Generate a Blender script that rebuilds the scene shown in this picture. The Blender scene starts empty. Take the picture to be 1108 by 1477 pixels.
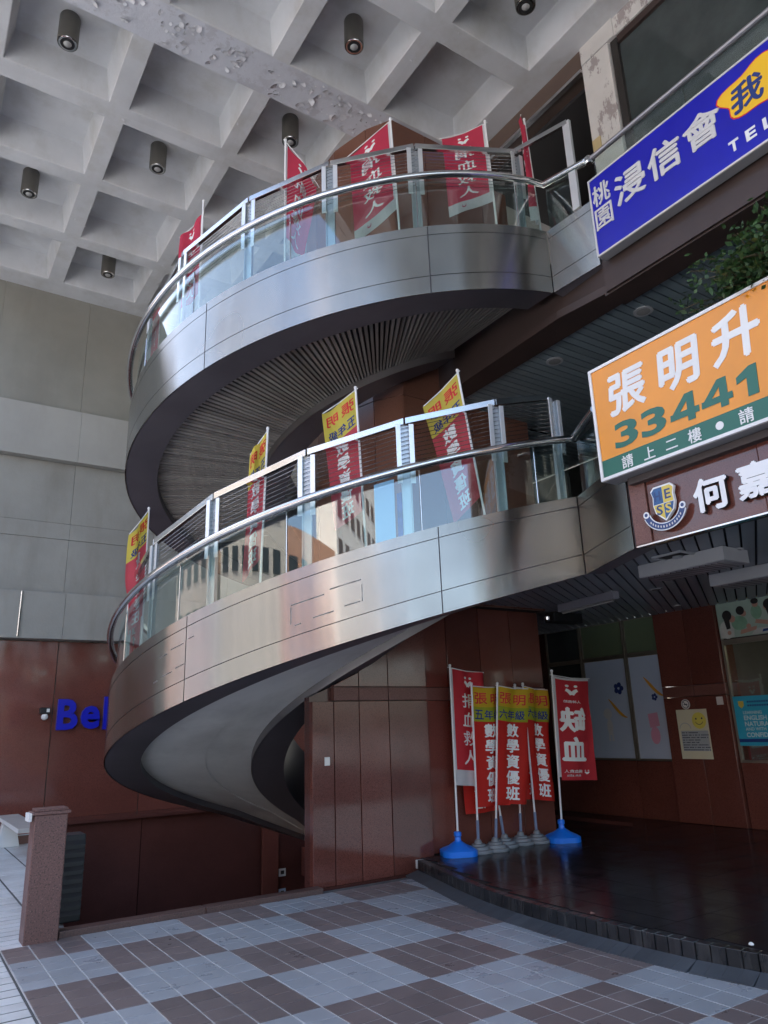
import bpy, bmesh, math, random
from mathutils import Vector, Matrix, noise
random.seed(7)
R = math.radians
PI = math.pi
SC = bpy.context.scene
COL = SC.collection

# ------------------------------------------------------------------ camera
CAM_H = 1.6
cd = bpy.data.cameras.new('camera')
cam = bpy.data.objects.new('camera', cd)
COL.objects.link(cam)
SC.camera = cam
cd.sensor_fit = 'VERTICAL'
cd.sensor_height = 24.0
cd.lens = 24.0 * 1047.256 / 1477.0
cd.clip_start = 0.05
cd.clip_end = 2000
yaw, pitch, roll = R(56.3139), R(16.5949), R(1.98166)
fw = Vector((math.cos(yaw) * math.cos(pitch), math.sin(yaw) * math.cos(pitch), math.sin(pitch)))
rt = Vector((math.sin(yaw), -math.cos(yaw), 0))
dn = fw.cross(rt)
rt2 = math.cos(roll) * rt + math.sin(roll) * dn
dn2 = -math.sin(roll) * rt + math.cos(roll) * dn
cam.matrix_world = Matrix(((rt2.x, -dn2.x, -fw.x, 0), (rt2.y, -dn2.y, -fw.y, 0), (rt2.z, -dn2.z, -fw.z, CAM_H), (0, 0, 0, 1)))

# ------------------------------------------------------------------ light
SUN_AZ, SUN_EL = R(72), R(52)
w = bpy.data.worlds.new('World')
SC.world = w
w.use_nodes = True
nt = w.node_tree
bg = nt.nodes['Background']
sk = nt.nodes.new('ShaderNodeTexSky')
sk.sky_type = 'NISHITA'
sk.sun_disc = False
sk.sun_elevation = SUN_EL
sk.sun_rotation = PI / 2 - SUN_AZ
sk.air_density = 1.0
sk.dust_density = 4.0
sk.ozone_density = 0.6
nt.links.new(sk.outputs[0], bg.inputs[0])
bg.inputs[1].default_value = 0.15
sl = bpy.data.lights.new('sun', 'SUN')
sl.energy = 4.0
sl.angle = R(0.53)
sl.color = (1.0, 0.965, 0.91)
sun = bpy.data.objects.new('sun', sl)
COL.objects.link(sun)
sun.location = (0, -20, 60)
sdir = Vector((math.cos(SUN_AZ) * math.cos(SUN_EL), math.sin(SUN_AZ) * math.cos(SUN_EL), math.sin(SUN_EL)))
sun.rotation_euler = (-sdir).to_track_quat('-Z', 'Y').to_euler()
SC.view_settings.view_transform = 'Standard'
SC.view_settings.look = 'None'
SC.view_settings.gamma = 1
SC.view_settings.use_curve_mapping = False
SC.view_settings.exposure = 2.45
SC.render.engine = 'CYCLES'
SC.cycles.max_bounces = 10
SC.cycles.diffuse_bounces = 5
SC.cycles.glossy_bounces = 5
SC.cycles.transparent_max_bounces = 16
SC.cycles.use_denoising = True

# ------------------------------------------------------------------ materials
M = {}


def mat(name, col, rough=0.5, metal=0.0, **k):
    m = bpy.data.materials.new(name)
    m.use_nodes = True
    t = m.node_tree
    b = t.nodes['Principled BSDF']
    b.inputs['Base Color'].default_value = (*col, 1)
    b.inputs['Roughness'].default_value = rough
    b.inputs['Metallic'].default_value = metal
    if 'coat' in k:
        b.inputs['Coat Weight'].default_value = k['coat']
        b.inputs['Coat Roughness'].default_value = 0.05
    if 'spec' in k:
        b.inputs['Specular IOR Level'].default_value = k['spec']
    if 'emit' in k:
        b.inputs['Emission Color'].default_value = (*k.get('ecol', col), 1)
        b.inputs['Emission Strength'].default_value = k['emit']
    N, L = t.nodes.new, t.links.new
    tc = N('ShaderNodeNewGeometry')

    def nz(scale, det=4, rgh=0.6, vec=None, sc3=None):
        n = N('ShaderNodeTexNoise')
        n.inputs['Scale'].default_value = scale
        n.inputs['Detail'].default_value = det
        n.inputs['Roughness'].default_value = rgh
        src = tc.outputs['Position']
        if sc3:
            mp = N('ShaderNodeMapping')
            mp.inputs['Scale'].default_value = sc3
            L(src, mp.inputs[0])
            src = mp.outputs[0]
        L(src, n.inputs['Vector'])
        return n.outputs[0]

    def ramp(src, p0, p1, c0=(0, 0, 0), c1=(1, 1, 1)):
        r = N('ShaderNodeValToRGB')
        r.color_ramp.elements[0].position = p0
        r.color_ramp.elements[1].position = p1
        r.color_ramp.elements[0].color = (*c0, 1)
        r.color_ramp.elements[1].color = (*c1, 1)
        L(src, r.inputs[0])
        return r.outputs[0]

    def mix(fac, a, bb, mode='MIX'):
        x = N('ShaderNodeMix')
        x.data_type = 'RGBA'
        x.blend_type = mode
        for i, v in ((0, fac), (6, a), (7, bb)):
            if isinstance(v, (int, float)):
                x.inputs[i].default_value = v
            elif isinstance(v, tuple):
                x.inputs[i].default_value = (*v, 1)
            else:
                L(v, x.inputs[i])
        return x.outputs[2]

    cur = tuple(col)
    if 'vary' in k:   # broad uneven tone
        v = k['vary']
        cur = mix(ramp(nz(k.get('vscale', 1.3), 5), 0.3, 0.7), tuple(c * (1 - v) for c in col), tuple(min(1, c * (1 + v)) for c in col))
    if 'speck' in k:  # granite grain
        sc_, dark, light = k['speck']
        cur = mix(ramp(nz(sc_, 2, 0.5), 0.38, 0.45), dark, cur)
        cur = mix(ramp(nz(sc_ * 1.4, 2, 0.5), 0.62, 0.68), cur, light)
    if 'stain' in k:  # streaky vertical dirt
        sc_, amt, c2 = k['stain']
        s1 = ramp(nz(sc_, k.get('sdet', 6), 0.65, sc3=k.get('stretch', (1, 1, 0.25))), 0.48, 0.75)
        g = N('ShaderNodeMath')
        g.operation = 'MULTIPLY'
        g.inputs[1].default_value = amt
        L(s1, g.inputs[0])
        cur = mix(g.outputs[0], cur, c2)
    if 'peel' in k:   # patches where paint came off
        sc_, lo, hi, c2 = k['peel']
        cur = mix(ramp(nz(sc_, 8, 0.7, sc3=k.get('stretch')), lo, hi), cur, c2)
    if 'orand' in k:  # per object tone
        oi = N('ShaderNodeObjectInfo')
        mr = N('ShaderNodeMapRange')
        mr.inputs[3].default_value = 1 - k['orand']
        mr.inputs[4].default_value = 1 + k['orand']
        L(oi.outputs['Random'], mr.inputs[0])
        cur = mix(1.0, cur, mr.outputs[0], 'MULTIPLY')
    if not isinstance(cur, tuple):
        L(cur, b.inputs['Base Color'])
    if 'rvary' in k:
        r0 = ramp(nz(k.get('rscale', 3.0), k.get('rdet', 5), 0.6), 0.3, 0.75, (max(0, rough - k['rvary']),) * 3, (min(1, rough + k['rvary']),) * 3)
        L(r0, b.inputs['Roughness'])
    if 'bump' in k:
        sc_, st = k['bump']
        bp = N('ShaderNodeBump')
        bp.inputs['Strength'].default_value = st
        bp.inputs['Distance'].default_value = k.get('bdist', 0.01)
        L(nz(sc_, 5, 0.6, sc3=k.get('bstretch')), bp.inputs['Height'])
        L(bp.outputs[0], b.inputs['Normal'])
    if 'aniso' in k:
        b.inputs['Anisotropic'].default_value = k['aniso']
        b.inputs['Anisotropic Rotation'].default_value = k.get('arot', 0)
        tg = N('ShaderNodeTangent')
        tg.direction_type = 'RADIAL'
        tg.axis = 'Z'
        L(tg.outputs[0], b.inputs['Tangent'])
    M[name] = m
    return m


mat('steel', (0.35, 0.34, 0.318), 0.24, 1.0, aniso=0.95, arot=0.25, rvary=0.05, rscale=0.8, rdet=2, vary=0.10, vscale=0.9, bump=(0.9, 0.10), bdist=0.02, stain=(3.0, 0.40, (0.22, 0.205, 0.19)), stretch=(1, 1, 0.12))
mat('residue', (0.20, 0.195, 0.185), 0.5, 0.7, vary=0.4, vscale=12)
mat('steel_dark', (0.30, 0.28, 0.28), 0.4, 1.0, vary=0.1)
mat('steel_tube', (0.62, 0.61, 0.60), 0.2, 1.0, rvary=0.08)
mat('post_white', (0.72, 0.72, 0.72), 0.3, 0.6, vary=0.06)
mat('post_web', (0.42, 0.45, 0.47), 0.35, 0.8, vary=0.08)
mat('underside', (0.12, 0.11, 0.125), 0.45, 0.2, vary=0.15)
mat('plaster', (0.78, 0.775, 0.75), 0.6, vary=0.08, stain=(1.2, 0.35, (0.30, 0.29, 0.27)), bump=(14, 0.12))
mat('slat', (0.33, 0.31, 0.29), 0.42, 0.3, orand=0.22)
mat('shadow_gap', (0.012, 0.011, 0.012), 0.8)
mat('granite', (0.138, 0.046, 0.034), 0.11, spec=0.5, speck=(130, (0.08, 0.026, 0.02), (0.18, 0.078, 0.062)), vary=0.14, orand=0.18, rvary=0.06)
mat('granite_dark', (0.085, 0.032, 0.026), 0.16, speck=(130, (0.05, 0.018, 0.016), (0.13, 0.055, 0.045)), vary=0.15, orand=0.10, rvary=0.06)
mat('granite_band', (0.155, 0.064, 0.05), 0.40, speck=(90, (0.10, 0.04, 0.03), (0.23, 0.11, 0.09)), vary=0.1)
mat('granite_post', (0.135, 0.066, 0.056), 0.45, speck=(70, (0.07, 0.034, 0.03), (0.26, 0.14, 0.12)), vary=0.1, rvary=0.1)
mat('granite_kerb', (0.085, 0.045, 0.038), 0.45, speck=(70, (0.05, 0.026, 0.022), (0.15, 0.085, 0.07)), vary=0.15)
mat('core_panel', (0.17, 0.075, 0.05), 0.32, vary=0.1, orand=0.08, speck=(120, (0.12, 0.05, 0.034), (0.22, 0.10, 0.07)))
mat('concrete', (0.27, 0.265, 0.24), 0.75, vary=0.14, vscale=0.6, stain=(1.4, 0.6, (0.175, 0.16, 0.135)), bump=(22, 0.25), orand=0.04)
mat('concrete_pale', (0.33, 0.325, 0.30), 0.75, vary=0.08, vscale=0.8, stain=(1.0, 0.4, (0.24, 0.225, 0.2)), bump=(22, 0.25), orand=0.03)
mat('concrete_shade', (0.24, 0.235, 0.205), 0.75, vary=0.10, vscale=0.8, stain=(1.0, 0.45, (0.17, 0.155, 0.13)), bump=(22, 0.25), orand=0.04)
mat('ceiling_paint', (0.575, 0.58, 0.59), 0.65, vary=0.09, vscale=1.1, stain=(1.5, 0.55, (0.36, 0.34, 0.29)), stretch=(1, 1, 0.6), bump=(9, 0.25), orand=0.04)
mat('peeling_paint', (0.57, 0.58, 0.62), 0.6, peel=(3.6, 0.53, 0.57, (0.50, 0.50, 0.53)), vary=0.06, bump=(8, 0.3), bdist=0.02)
mat('flake', (0.60, 0.60, 0.62), 0.7, vary=0.1)
mat('lamp_metal', (0.17, 0.16, 0.14), 0.45, 0.5, vary=0.15)
mat('chrome', (0.75, 0.75, 0.75), 0.08, 1.0)
mat('lamp_glass', (0.30, 0.30, 0.29), 0.12)
mat('tile_blue', (0.30, 0.32, 0.345), 0.34, orand=0.07, vary=0.08, vscale=3.0, rvary=0.1, stain=(0.7, 0.5, (0.20, 0.205, 0.215)), sdet=3, stretch=(1, 1, 1), bump=(6, 0.05))
mat('tile_dark', (0.158, 0.126, 0.121), 0.36, orand=0.10, vary=0.10, vscale=3.0, rvary=0.1, stain=(0.7, 0.5, (0.095, 0.083, 0.082)), sdet=3, stretch=(1, 1, 1), bump=(30, 0.08))
mat('tile_pale', (0.60, 0.61, 0.61), 0.40, orand=0.06, vary=0.10, vscale=2.0, rvary=0.1, stain=(1.6, 0.4, (0.26, 0.21, 0.18)), stretch=(1, 1, 1))
mat('grout', (0.45, 0.45, 0.44), 0.8, vary=0.2, vscale=2.5, stain=(1.3, 0.9, (0.12, 0.12, 0.12)), stretch=(1, 1, 1))
mat('grout_dark', (0.10, 0.10, 0.10), 0.85, vary=0.2)
mat('black_tile', (0.013, 0.012, 0.014), 0.20, spec=0.18, orand=0.2, rvary=0.07, vary=0.2, stain=(1.5, 0.25, (0.04, 0.036, 0.036)), stretch=(1, 1, 1))
mat('black_grout', (0.008, 0.008, 0.008), 0.6)
mat('kerb_tile', (0.012, 0.013, 0.015), 0.25, orand=0.25, vary=0.2, stain=(9, 0.3, (0.12, 0.12, 0.12)))
mat('kerb_stone', (0.055, 0.062, 0.07), 0.45, vary=0.2, vscale=3, orand=0.1)
mat('asphalt', (0.055, 0.055, 0.056), 0.85, vary=0.2, bump=(40, 0.3))
mat('paving_far', (0.34, 0.35, 0.36), 0.7, vary=0.15)
mat('blue_plastic', (0.008, 0.17, 0.72), 0.35, vary=0.05)
mat('grey_plastic', (0.17, 0.185, 0.20), 0.55, vary=0.12)
mat('pole_white', (0.72, 0.71, 0.70), 0.4)
mat('pole_sleeve', (0.16, 0.20, 0.30), 0.5)
for n_, c_ in (('cloth_red', (0.62, 0.012, 0.03)), ('cloth_red_orange', (0.66, 0.025, 0.015)), ('cloth_pink', (0.68, 0.035, 0.05)), ('cloth_yellow', (0.72, 0.50, 0.02)), ('cloth_green', (0.42, 0.46, 0.02)), ('cloth_white', (0.72, 0.71, 0.72)), ('cloth_backlit_red', (0.66, 0.085, 0.11)), ('cloth_backlit_yellow', (0.78, 0.64, 0.10)), ('cloth_backlit_rose', (0.66, 0.05, 0.10))):  # last three: railing flag cloths, glow of light from behind put into the colour
    m_ = mat(n_, c_, 0.75, vary=0.06, vscale=4, bump=(16, 0.2))
    t_ = m_.node_tree
    tr = t_.nodes.new('ShaderNodeBsdfTranslucent')
    tr.inputs[0].default_value = (*c_, 1)
    mx = t_.nodes.new('ShaderNodeMixShader')
    mx.inputs[0].default_value = 0.45
    t_.links.new(t_.nodes['Principled BSDF'].outputs[0], mx.inputs[1])
    t_.links.new(tr.outputs[0], mx.inputs[2])
    t_.links.new(mx.outputs[0], t_.nodes['Material Output'].inputs[0])
mat('print_red', (0.60, 0.02, 0.02), 0.7)
mat('print_navy', (0.01, 0.03, 0.16), 0.7)
mat('mottled_indigo', (0.03, 0.035, 0.22), 0.5, vary=0.5, vscale=9)
mat('print_white', (0.74, 0.72, 0.70), 0.7)
mat('print_magenta', (0.45, 0.02, 0.10), 0.7)
mat('sign_blue', (0.006, 0.005, 0.33), 0.28, vary=0.10, vscale=1.6, bump=(2.2, 0.12), bdist=0.01)
mat('sign_orange', (0.76, 0.27, 0.003), 0.3, vary=0.10, vscale=0.9, bump=(2.0, 0.12), bdist=0.01)
mat('sign_green', (0.002, 0.105, 0.06), 0.3, vary=0.05)
mat('sign_white', (0.74, 0.73, 0.71), 0.4, vary=0.05)
mat('sign_silver', (0.56, 0.54, 0.52), 0.35, vary=0.08)
mat('sign_yellow', (0.80, 0.46, 0.012), 0.35)
mat('sign_case', (0.30, 0.30, 0.31), 0.5, 0.2, vary=0.1)
mat('sign_shadow', (0.06, 0.05, 0.05), 0.6)
mat('letter_blue', (0.006, 0.010, 0.40), 0.3)
mat('letter_white', (0.78, 0.78, 0.78), 0.25)
mat('letter_side', (0.012, 0.012, 0.014), 0.4)
mat('crest_blue', (0.02, 0.09, 0.24), 0.3, vary=0.3, vscale=6)
mat('crest_yellow', (0.66, 0.50, 0.08), 0.35)
mat('crest_navy', (0.02, 0.05, 0.16), 0.35)
mat('dark_brown', (0.045, 0.028, 0.024), 0.55, vary=0.2)
mat('header_brown', (0.11, 0.075, 0.06), 0.5, vary=0.12)
mat('old_paint', (0.60, 0.58, 0.55), 0.6, peel=(3.0, 0.56, 0.60, (0.33, 0.29, 0.28)), stretch=(1, 1.6, 0.8), vary=0.08, bump=(10, 0.3))
mat('soffit_metal', (0.24, 0.27, 0.31), 0.38, 0.25, orand=0.10, vary=0.08)
mat('soffit_teal', (0.21, 0.265, 0.29), 0.38, 0.2, orand=0.10, vary=0.08)
mat('frame_metal', (0.27, 0.245, 0.20), 0.35, 0.7, vary=0.1)
mat('frame_dark', (0.05, 0.045, 0.042), 0.4, 0.4)
mat('film_blue', (0.44, 0.54, 0.68), 0.35, vary=0.04)
mat('frosted_green', (0.115, 0.155, 0.095), 0.3, vary=0.15, vscale=0.7)
mat('pane_dark', (0.035, 0.04, 0.038), 0.06, vary=0.3, vscale=1.4)
mat('pane_smoke', (0.045, 0.056, 0.056), 0.08, vary=0.35, vscale=1.0)
mat('interior_dark', (0.03, 0.028, 0.028), 0.8)
mat('interior_grey', (0.14, 0.13, 0.125), 0.7, vary=0.15)
mat('interior_yellow', (0.32, 0.25, 0.08), 0.7, vary=0.15)
mat('interior_wood', (0.20, 0.10, 0.03), 0.5, vary=0.2)
mat('tube_light', (1.0, 0.92, 0.72), 0.4, emit=4.0)
mat('luminaire', (0.42, 0.43, 0.45), 0.4, 0.2, vary=0.06)
mat('louvre', (0.30, 0.30, 0.34), 0.4, 0.3)
mat('white_plastic', (0.70, 0.69, 0.66), 0.4)
mat('black_metal', (0.016, 0.016, 0.017), 0.45, 0.3, vary=0.2)
mat('paper_cream', (0.62, 0.60, 0.44), 0.55, vary=0.04)
mat('paper_yellow', (0.66, 0.58, 0.10), 0.55)
mat('paper_grey', (0.36, 0.40, 0.42), 0.55)
mat('ink', (0.03, 0.04, 0.07), 0.7)
mat('poster_cyan', (0.025, 0.36, 0.52), 0.4, vary=0.05)
mat('poster_navy', (0.01, 0.045, 0.20), 0.4)
mat('print_cyan_pale', (0.50, 0.68, 0.70), 0.5)
mat('banana', (0.62, 0.30, 0.03), 0.5)
mat('sticker_pink', (0.60, 0.30, 0.42), 0.5)
mat('sticker_pale', (0.56, 0.58, 0.60), 0.5)
mat('photo_wall', (0.32, 0.42, 0.35), 0.5, vary=0.15)
mat('photo_hair', (0.012, 0.011, 0.011), 0.5)
mat('photo_skin', (0.44, 0.24, 0.18), 0.5)
mat('photo_green', (0.20, 0.36, 0.24), 0.5, vary=0.2, vscale=6)
mat('photo_white', (0.48, 0.50, 0.46), 0.5, vary=0.15, vscale=5)
mat('leaf', (0.035, 0.085, 0.022), 0.5, orand=0.2, vary=0.3, vscale=9)
mat('stem', (0.09, 0.07, 0.035), 0.7)
mat('stone_slab', (0.40, 0.37, 0.34), 0.5, vary=0.12)
mat('stone_red', (0.25, 0.12, 0.09), 0.55, vary=0.12)
mat('stone_white', (0.62, 0.63, 0.62), 0.5, vary=0.1)
mat('tape', (0.55, 0.43, 0.22), 0.5)
mat('wood', (0.42, 0.20, 0.09), 0.5, vary=0.2, vscale=5)
mat('panel_blue', (0.38, 0.60, 0.86), 0.35, vary=0.04)
for i_, c_ in enumerate(((0.50, 0.44, 0.36), (0.52, 0.27, 0.17), (0.62, 0.60, 0.57), (0.42, 0.33, 0.28), (0.58, 0.50, 0.42))):
    mat('facade_%d' % i_, c_, 0.7, vary=0.06)
mat('shade_mass', (0.35, 0.33, 0.31), 0.8, vary=0.1)


def glass_mat():
    m = bpy.data.materials.new('balustrade_glass')
    m.use_nodes = True
    t = m.node_tree
    t.nodes.remove(t.nodes['Principled BSDF'])
    a = t.nodes.new('ShaderNodeBsdfTransparent')
    a.inputs[0].default_value = (0.86, 0.93, 0.91, 1)
    g = t.nodes.new('ShaderNodeBsdfGlossy')
    g.inputs['Roughness'].default_value = 0.015
    g.inputs[0].default_value = (0.95, 0.98, 1, 1)
    f = t.nodes.new('ShaderNodeFresnel')
    geo = t.nodes.new('ShaderNodeNewGeometry')
    io = t.nodes.new('ShaderNodeMapRange')
    io.inputs[3].default_value = 1.52
    io.inputs[4].default_value = 1 / 1.52
    t.links.new(geo.outputs['Backfacing'], io.inputs[0])
    t.links.new(io.outputs[0], f.inputs[0])
    mm = t.nodes.new('ShaderNodeMath')
    mm.operation = 'MULTIPLY_ADD'
    mm.inputs[1].default_value = 1.25
    mm.inputs[2].default_value = 0.03
    t.links.new(f.outputs[0], mm.inputs[0])
    mx = t.nodes.new('ShaderNodeMixShader')
    t.links.new(mm.outputs[0], mx.inputs[0])
    t.links.new(a.outputs[0], mx.inputs[1])
    t.links.new(g.outputs[0], mx.inputs[2])
    t.links.new(mx.outputs[0], t.nodes['Material Output'].inputs[0])
    M['glass'] = m


glass_mat()

# ------------------------------------------------------------------ helpers


class MB:
    """collects vertices and faces, then links them as ONE mesh object"""

    def __init__(s):
        s.v, s.f = [], []

    def add(s, vs, fs):
        n = len(s.v)
        s.v += [tuple(x) for x in vs]
        s.f += [tuple(i + n for i in f) for f in fs]
        return s

    def box(s, x0, x1, y0, y1, z0, z1):
        return s.add([(x0, y0, z0), (x1, y0, z0), (x1, y1, z0), (x0, y1, z0), (x0, y0, z1), (x1, y0, z1), (x1, y1, z1), (x0, y1, z1)],
                     [(3, 2, 1, 0), (4, 5, 6, 7), (0, 1, 5, 4), (1, 2, 6, 5), (2, 3, 7, 6), (3, 0, 4, 7)])

    def hexa(s, a, b):   # two quads (bottom loop a, top loop b), ccw from above
        return s.add(list(a) + list(b), [(3, 2, 1, 0), (4, 5, 6, 7), (0, 1, 5, 4), (1, 2, 6, 5), (2, 3, 7, 6), (3, 0, 4, 7)])

    def prism(s, poly, z0, z1):
        n = len(poly)
        vs = [(p[0], p[1], z0) for p in poly] + [(p[0], p[1], z1) for p in poly]
        fs = [tuple(range(n - 1, -1, -1)), tuple(range(n, 2 * n))] + [(i, (i + 1) % n, n + (i + 1) % n, n + i) for i in range(n)]
        return s.add(vs, fs)

    def tube(s, path, r, n=8, cap=True):
        path = [Vector(p) for p in path]
        rings = []
        for i, p in enumerate(path):
            d = (path[min(i + 1, len(path) - 1)] - path[max(i - 1, 0)]).normalized()
            up = Vector((0, 0, 1)) if abs(d.z) < 0.9 else Vector((1, 0, 0))
            a = d.cross(up).normalized()
            b = d.cross(a)
            rr = r[i] if isinstance(r, (list, tuple)) else r
            rings.append([p + a * math.cos(2 * PI * k / n) * rr + b * math.sin(2 * PI * k / n) * rr for k in range(n)])
        vs = [q for g in rings for q in g]
        fs = []
        for i in range(len(path) - 1):
            for k in range(n):
                fs.append((i * n + k, i * n + (k + 1) % n, (i + 1) * n + (k + 1) % n, (i + 1) * n + k))
        if cap:
            fs.append(tuple(range(n)))
            fs.append(tuple(reversed(range((len(path) - 1) * n, len(path) * n))))
        return s.add(vs, fs)

    def lathe(s, c, prof, n=24):
        vs = []
        for r, z in prof:
            vs += [(c[0] + r * math.cos(2 * PI * k / n), c[1] + r * math.sin(2 * PI * k / n), c[2] + z) for k in range(n)]
        fs = []
        for i in range(len(prof) - 1):
            fs += [(i * n + k, i * n + (k + 1) % n, (i + 1) * n + (k + 1) % n, (i + 1) * n + k) for k in range(n)]
        fs.append(tuple(range(n - 1, -1, -1)))
        fs.append(tuple(range((len(prof) - 1) * n, len(prof) * n)))
        return s.add(vs, fs)

    def mesh(s, name, m, smooth=False):
        me = bpy.data.meshes.new(name)
        me.from_pydata(s.v, [], s.f)
        bm = bmesh.new()
        bm.from_mesh(me)
        bmesh.ops.recalc_face_normals(bm, faces=bm.faces[:])
        bm.to_mesh(me)
        bm.free()
        if m:
            me.materials.append(M[m])
        if smooth:
            me.polygons.foreach_set('use_smooth', [True] * len(me.polygons))
        return me

    def build(s, name, m, parent=None, smooth=False, bevel=0):
        return obj(name, s.mesh(name, m, smooth), parent, bevel, smooth)


def woff(p):
    o = Vector((0, 0, 0))
    while p is not None:
        o += p.location
        p = p.parent
    return o


def obj(name, me, parent=None, bevel=0, smooth=False, loc=None):
    o = bpy.data.objects.new(name, me)
    COL.objects.link(o)
    if parent is not None:
        o.parent = parent
        o.location = (Vector(loc) if loc else Vector((0, 0, 0))) - woff(parent)
    elif loc:
        o.location = loc
    if bevel:
        b = o.modifiers.new('bevel', 'BEVEL')
        b.width = bevel
        b.segments = 2
        b.limit_method = 'ANGLE'
        b.angle_limit = R(40)
    if smooth and me is not None:
        try:
            me.set_sharp_from_angle(angle=R(35))
        except Exception:
            pass
    return o


def tag(o, label=None, cat=None, group=None, kind=None):
    for k, v in (('label', label), ('category', cat), ('group', group), ('kind', kind)):
        if v:
            o[k] = v
    return o


def thing(name, loc, label, cat, group=None):
    o = obj(name, None, None, loc=loc)
    o.empty_display_size = 0.2
    return tag(o, label, cat, group)


_tc = {}


def text_raw(s, bold=0.0):
    key = (s, bold)
    if key not in _tc:
        c = bpy.data.curves.new('t', 'FONT')
        c.body = s
        c.size = 1
        c.offset = 0 if any(ord(q) > 255 for q in s) else min(bold, 0.03)
        c.resolution_u = 3
        o = bpy.data.objects.new('t', c)
        m = bpy.data.meshes.new_from_object(o)
        vs = [(v.co.x, v.co.y) for v in m.vertices]
        fs = [tuple(p.vertices) for p in m.polygons]
        bpy.data.objects.remove(o)
        bpy.data.curves.remove(c)
        bpy.data.meshes.remove(m)
        x0, x1 = min(v[0] for v in vs), max(v[0] for v in vs)
        y0, y1 = min(v[1] for v in vs), max(v[1] for v in vs)
        _tc[key] = ([((v[0] - (x0 + x1) / 2) / (y1 - y0), (v[1] - (y0 + y1) / 2) / (y1 - y0)) for v in vs], fs, (x1 - x0) / (y1 - y0))
    return _tc[key]


def text2d(s, cx, cy, h, wid=None, bold=0.0, shear=0.0):
    """flat glyph mesh centred at (cx, cy), height h, optional forced width"""
    vs, fs, asp = text_raw(s, bold)
    sx = h if wid is None else wid / asp
    out = [(cx + v[0] * sx + shear * v[1] * h, cy + v[1] * h, 0.0) for v in vs]
    F_ = list(fs)
    if bold > 0.004 and any(ord(q) > 255 for q in s):
        n = len(vs)
        base = list(out)
        for k, (dx, dy) in enumerate(((1, 0), (-1, 0), (0, 1), (0, -1))):
            out += [(v[0] + dx * bold * sx, v[1] + dy * bold * h, 0.00025 * (k + 1)) for v in base]
            F_ += [tuple(i + n * (k + 1) for i in f) for f in fs]
    return out, F_


def extrude2d(mb, vs, fs, fn, d0, d1):
    """2D mesh -> solid between depths d0, d1 through fn(x, y, depth) -> xyz"""
    n = len(vs)
    edges = {}
    for f in fs:
        for i in range(len(f)):
            a, b = f[i], f[(i + 1) % len(f)]
            k = (min(a, b), max(a, b))
            edges[k] = edges.get(k, 0) + 1
    vs = [(p[0], p[1], p[2] if len(p) > 2 else 0) for p in vs]
    pts = [fn(x, y, d0 + q) for x, y, q in vs] + [fn(x, y, d1 + q) for x, y, q in vs]
    F = [tuple(reversed(f)) for f in fs] + [tuple(i + n for i in f) for f in fs]
    for (a, b), c in edges.items():
        if c == 1:
            F.append((a, b, b + n, a + n))
    mb.add(pts, F)


def flat2d(mb, vs, fs, fn, d):
    mb.add([fn(p[0], p[1], d + (p[2] if len(p) > 2 else 0)) for p in vs], fs)


def disc(cx, cy, r, n=20, ry=None):
    ry = ry or r
    return [(cx + r * math.cos(2 * PI * k / n), cy + ry * math.sin(2 * PI * k / n)) for k in range(n)], [tuple(range(n))]


def poly2(pts):
    return list(pts), [tuple(range(len(pts)))]


def stroke(pts, wd):
    """thick polyline as quads (2D)"""
    vs, fs = [], []
    n = len(pts)
    for i, p in enumerate(pts):
        a = pts[max(i - 1, 0)]
        b = pts[min(i + 1, n - 1)]
        dx, dy = b[0] - a[0], b[1] - a[1]
        l = math.hypot(dx, dy) or 1
        ww = wd[i] if isinstance(wd, (list, tuple)) else wd
        vs += [(p[0] - dy / l * ww / 2, p[1] + dx / l * ww / 2), (p[0] + dy / l * ww / 2, p[1] - dx / l * ww / 2)]
    for i in range(n - 1):
        fs.append((2 * i, 2 * i + 1, 2 * i + 3, 2 * i + 2))
    return vs, fs


def planeX(x, ysign=-1):
    """sign frame on a wall facing -X: local x runs along -Y (screen right), local y = z"""
    return lambda u, v, d: (x - d, -u, v)


def planeY(y):
    """on a wall facing -Y: local x = X, local y = z, depth towards the camera"""
    return lambda u, v, d: (u, y - d, v)


def clip(poly, n, c):
    """keep the side n.p <= c"""
    out = []
    for i in range(len(poly)):
        a, b = poly[i], poly[(i + 1) % len(poly)]
        da, db = n[0] * a[0] + n[1] * a[1] - c, n[0] * b[0] + n[1] * b[1] - c
        if da <= 0:
            out.append(a)
        if da * db < 0:
            t = da / (da - db)
            out.append((a[0] + t * (b[0] - a[0]), a[1] + t * (b[1] - a[1])))
    return out


def interp(tab, x):
    if x <= tab[0][0]:
        return tab[0][1]
    for (a, za), (b, zb) in zip(tab, tab[1:]):
        if x <= b:
            t = (x - a) / (b - a)
            return za + (zb - za) * t
    return tab[-1][1]

# ------------------------------------------------------------------ ground and paving


VOID_L0, VOID_L1 = (1.50, 7.42), (2.45, 14.45)
g = MB()
G = -0.012
for q in (((-250, -250), (250, -250), (250, 7.42), (-250, 7.42)),
          ((-250, 7.42), VOID_L0, VOID_L1, (-250, 14.45)),
          ((9.0, 7.42), (250, 7.42), (250, 14.45), (9.0, 14.45)),
          ((-250, 14.45), (250, 14.45), (250, 250), (-250, 250))):
    g.add([(x, y, G) for x, y in q], [(0, 1, 2, 3)])
ground = tag(g.build('ground', 'grout_dark'), kind='structure')

# plaza pavement: checker of tiled squares, each tile an object
pave = MB()
pave.box(0.97, 5.6, 2.2, 7.279, -0.010, -0.004)
pavement = tag(pave.build('pavement', 'grout'), kind='structure')
PX, PY = [0.97, 1.59, 2.41, 3.23, 4.05, 4.87, 5.69], [2.215, 2.97, 3.725, 4.48, 5.235, 5.99, 6.745, 7.28]


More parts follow.
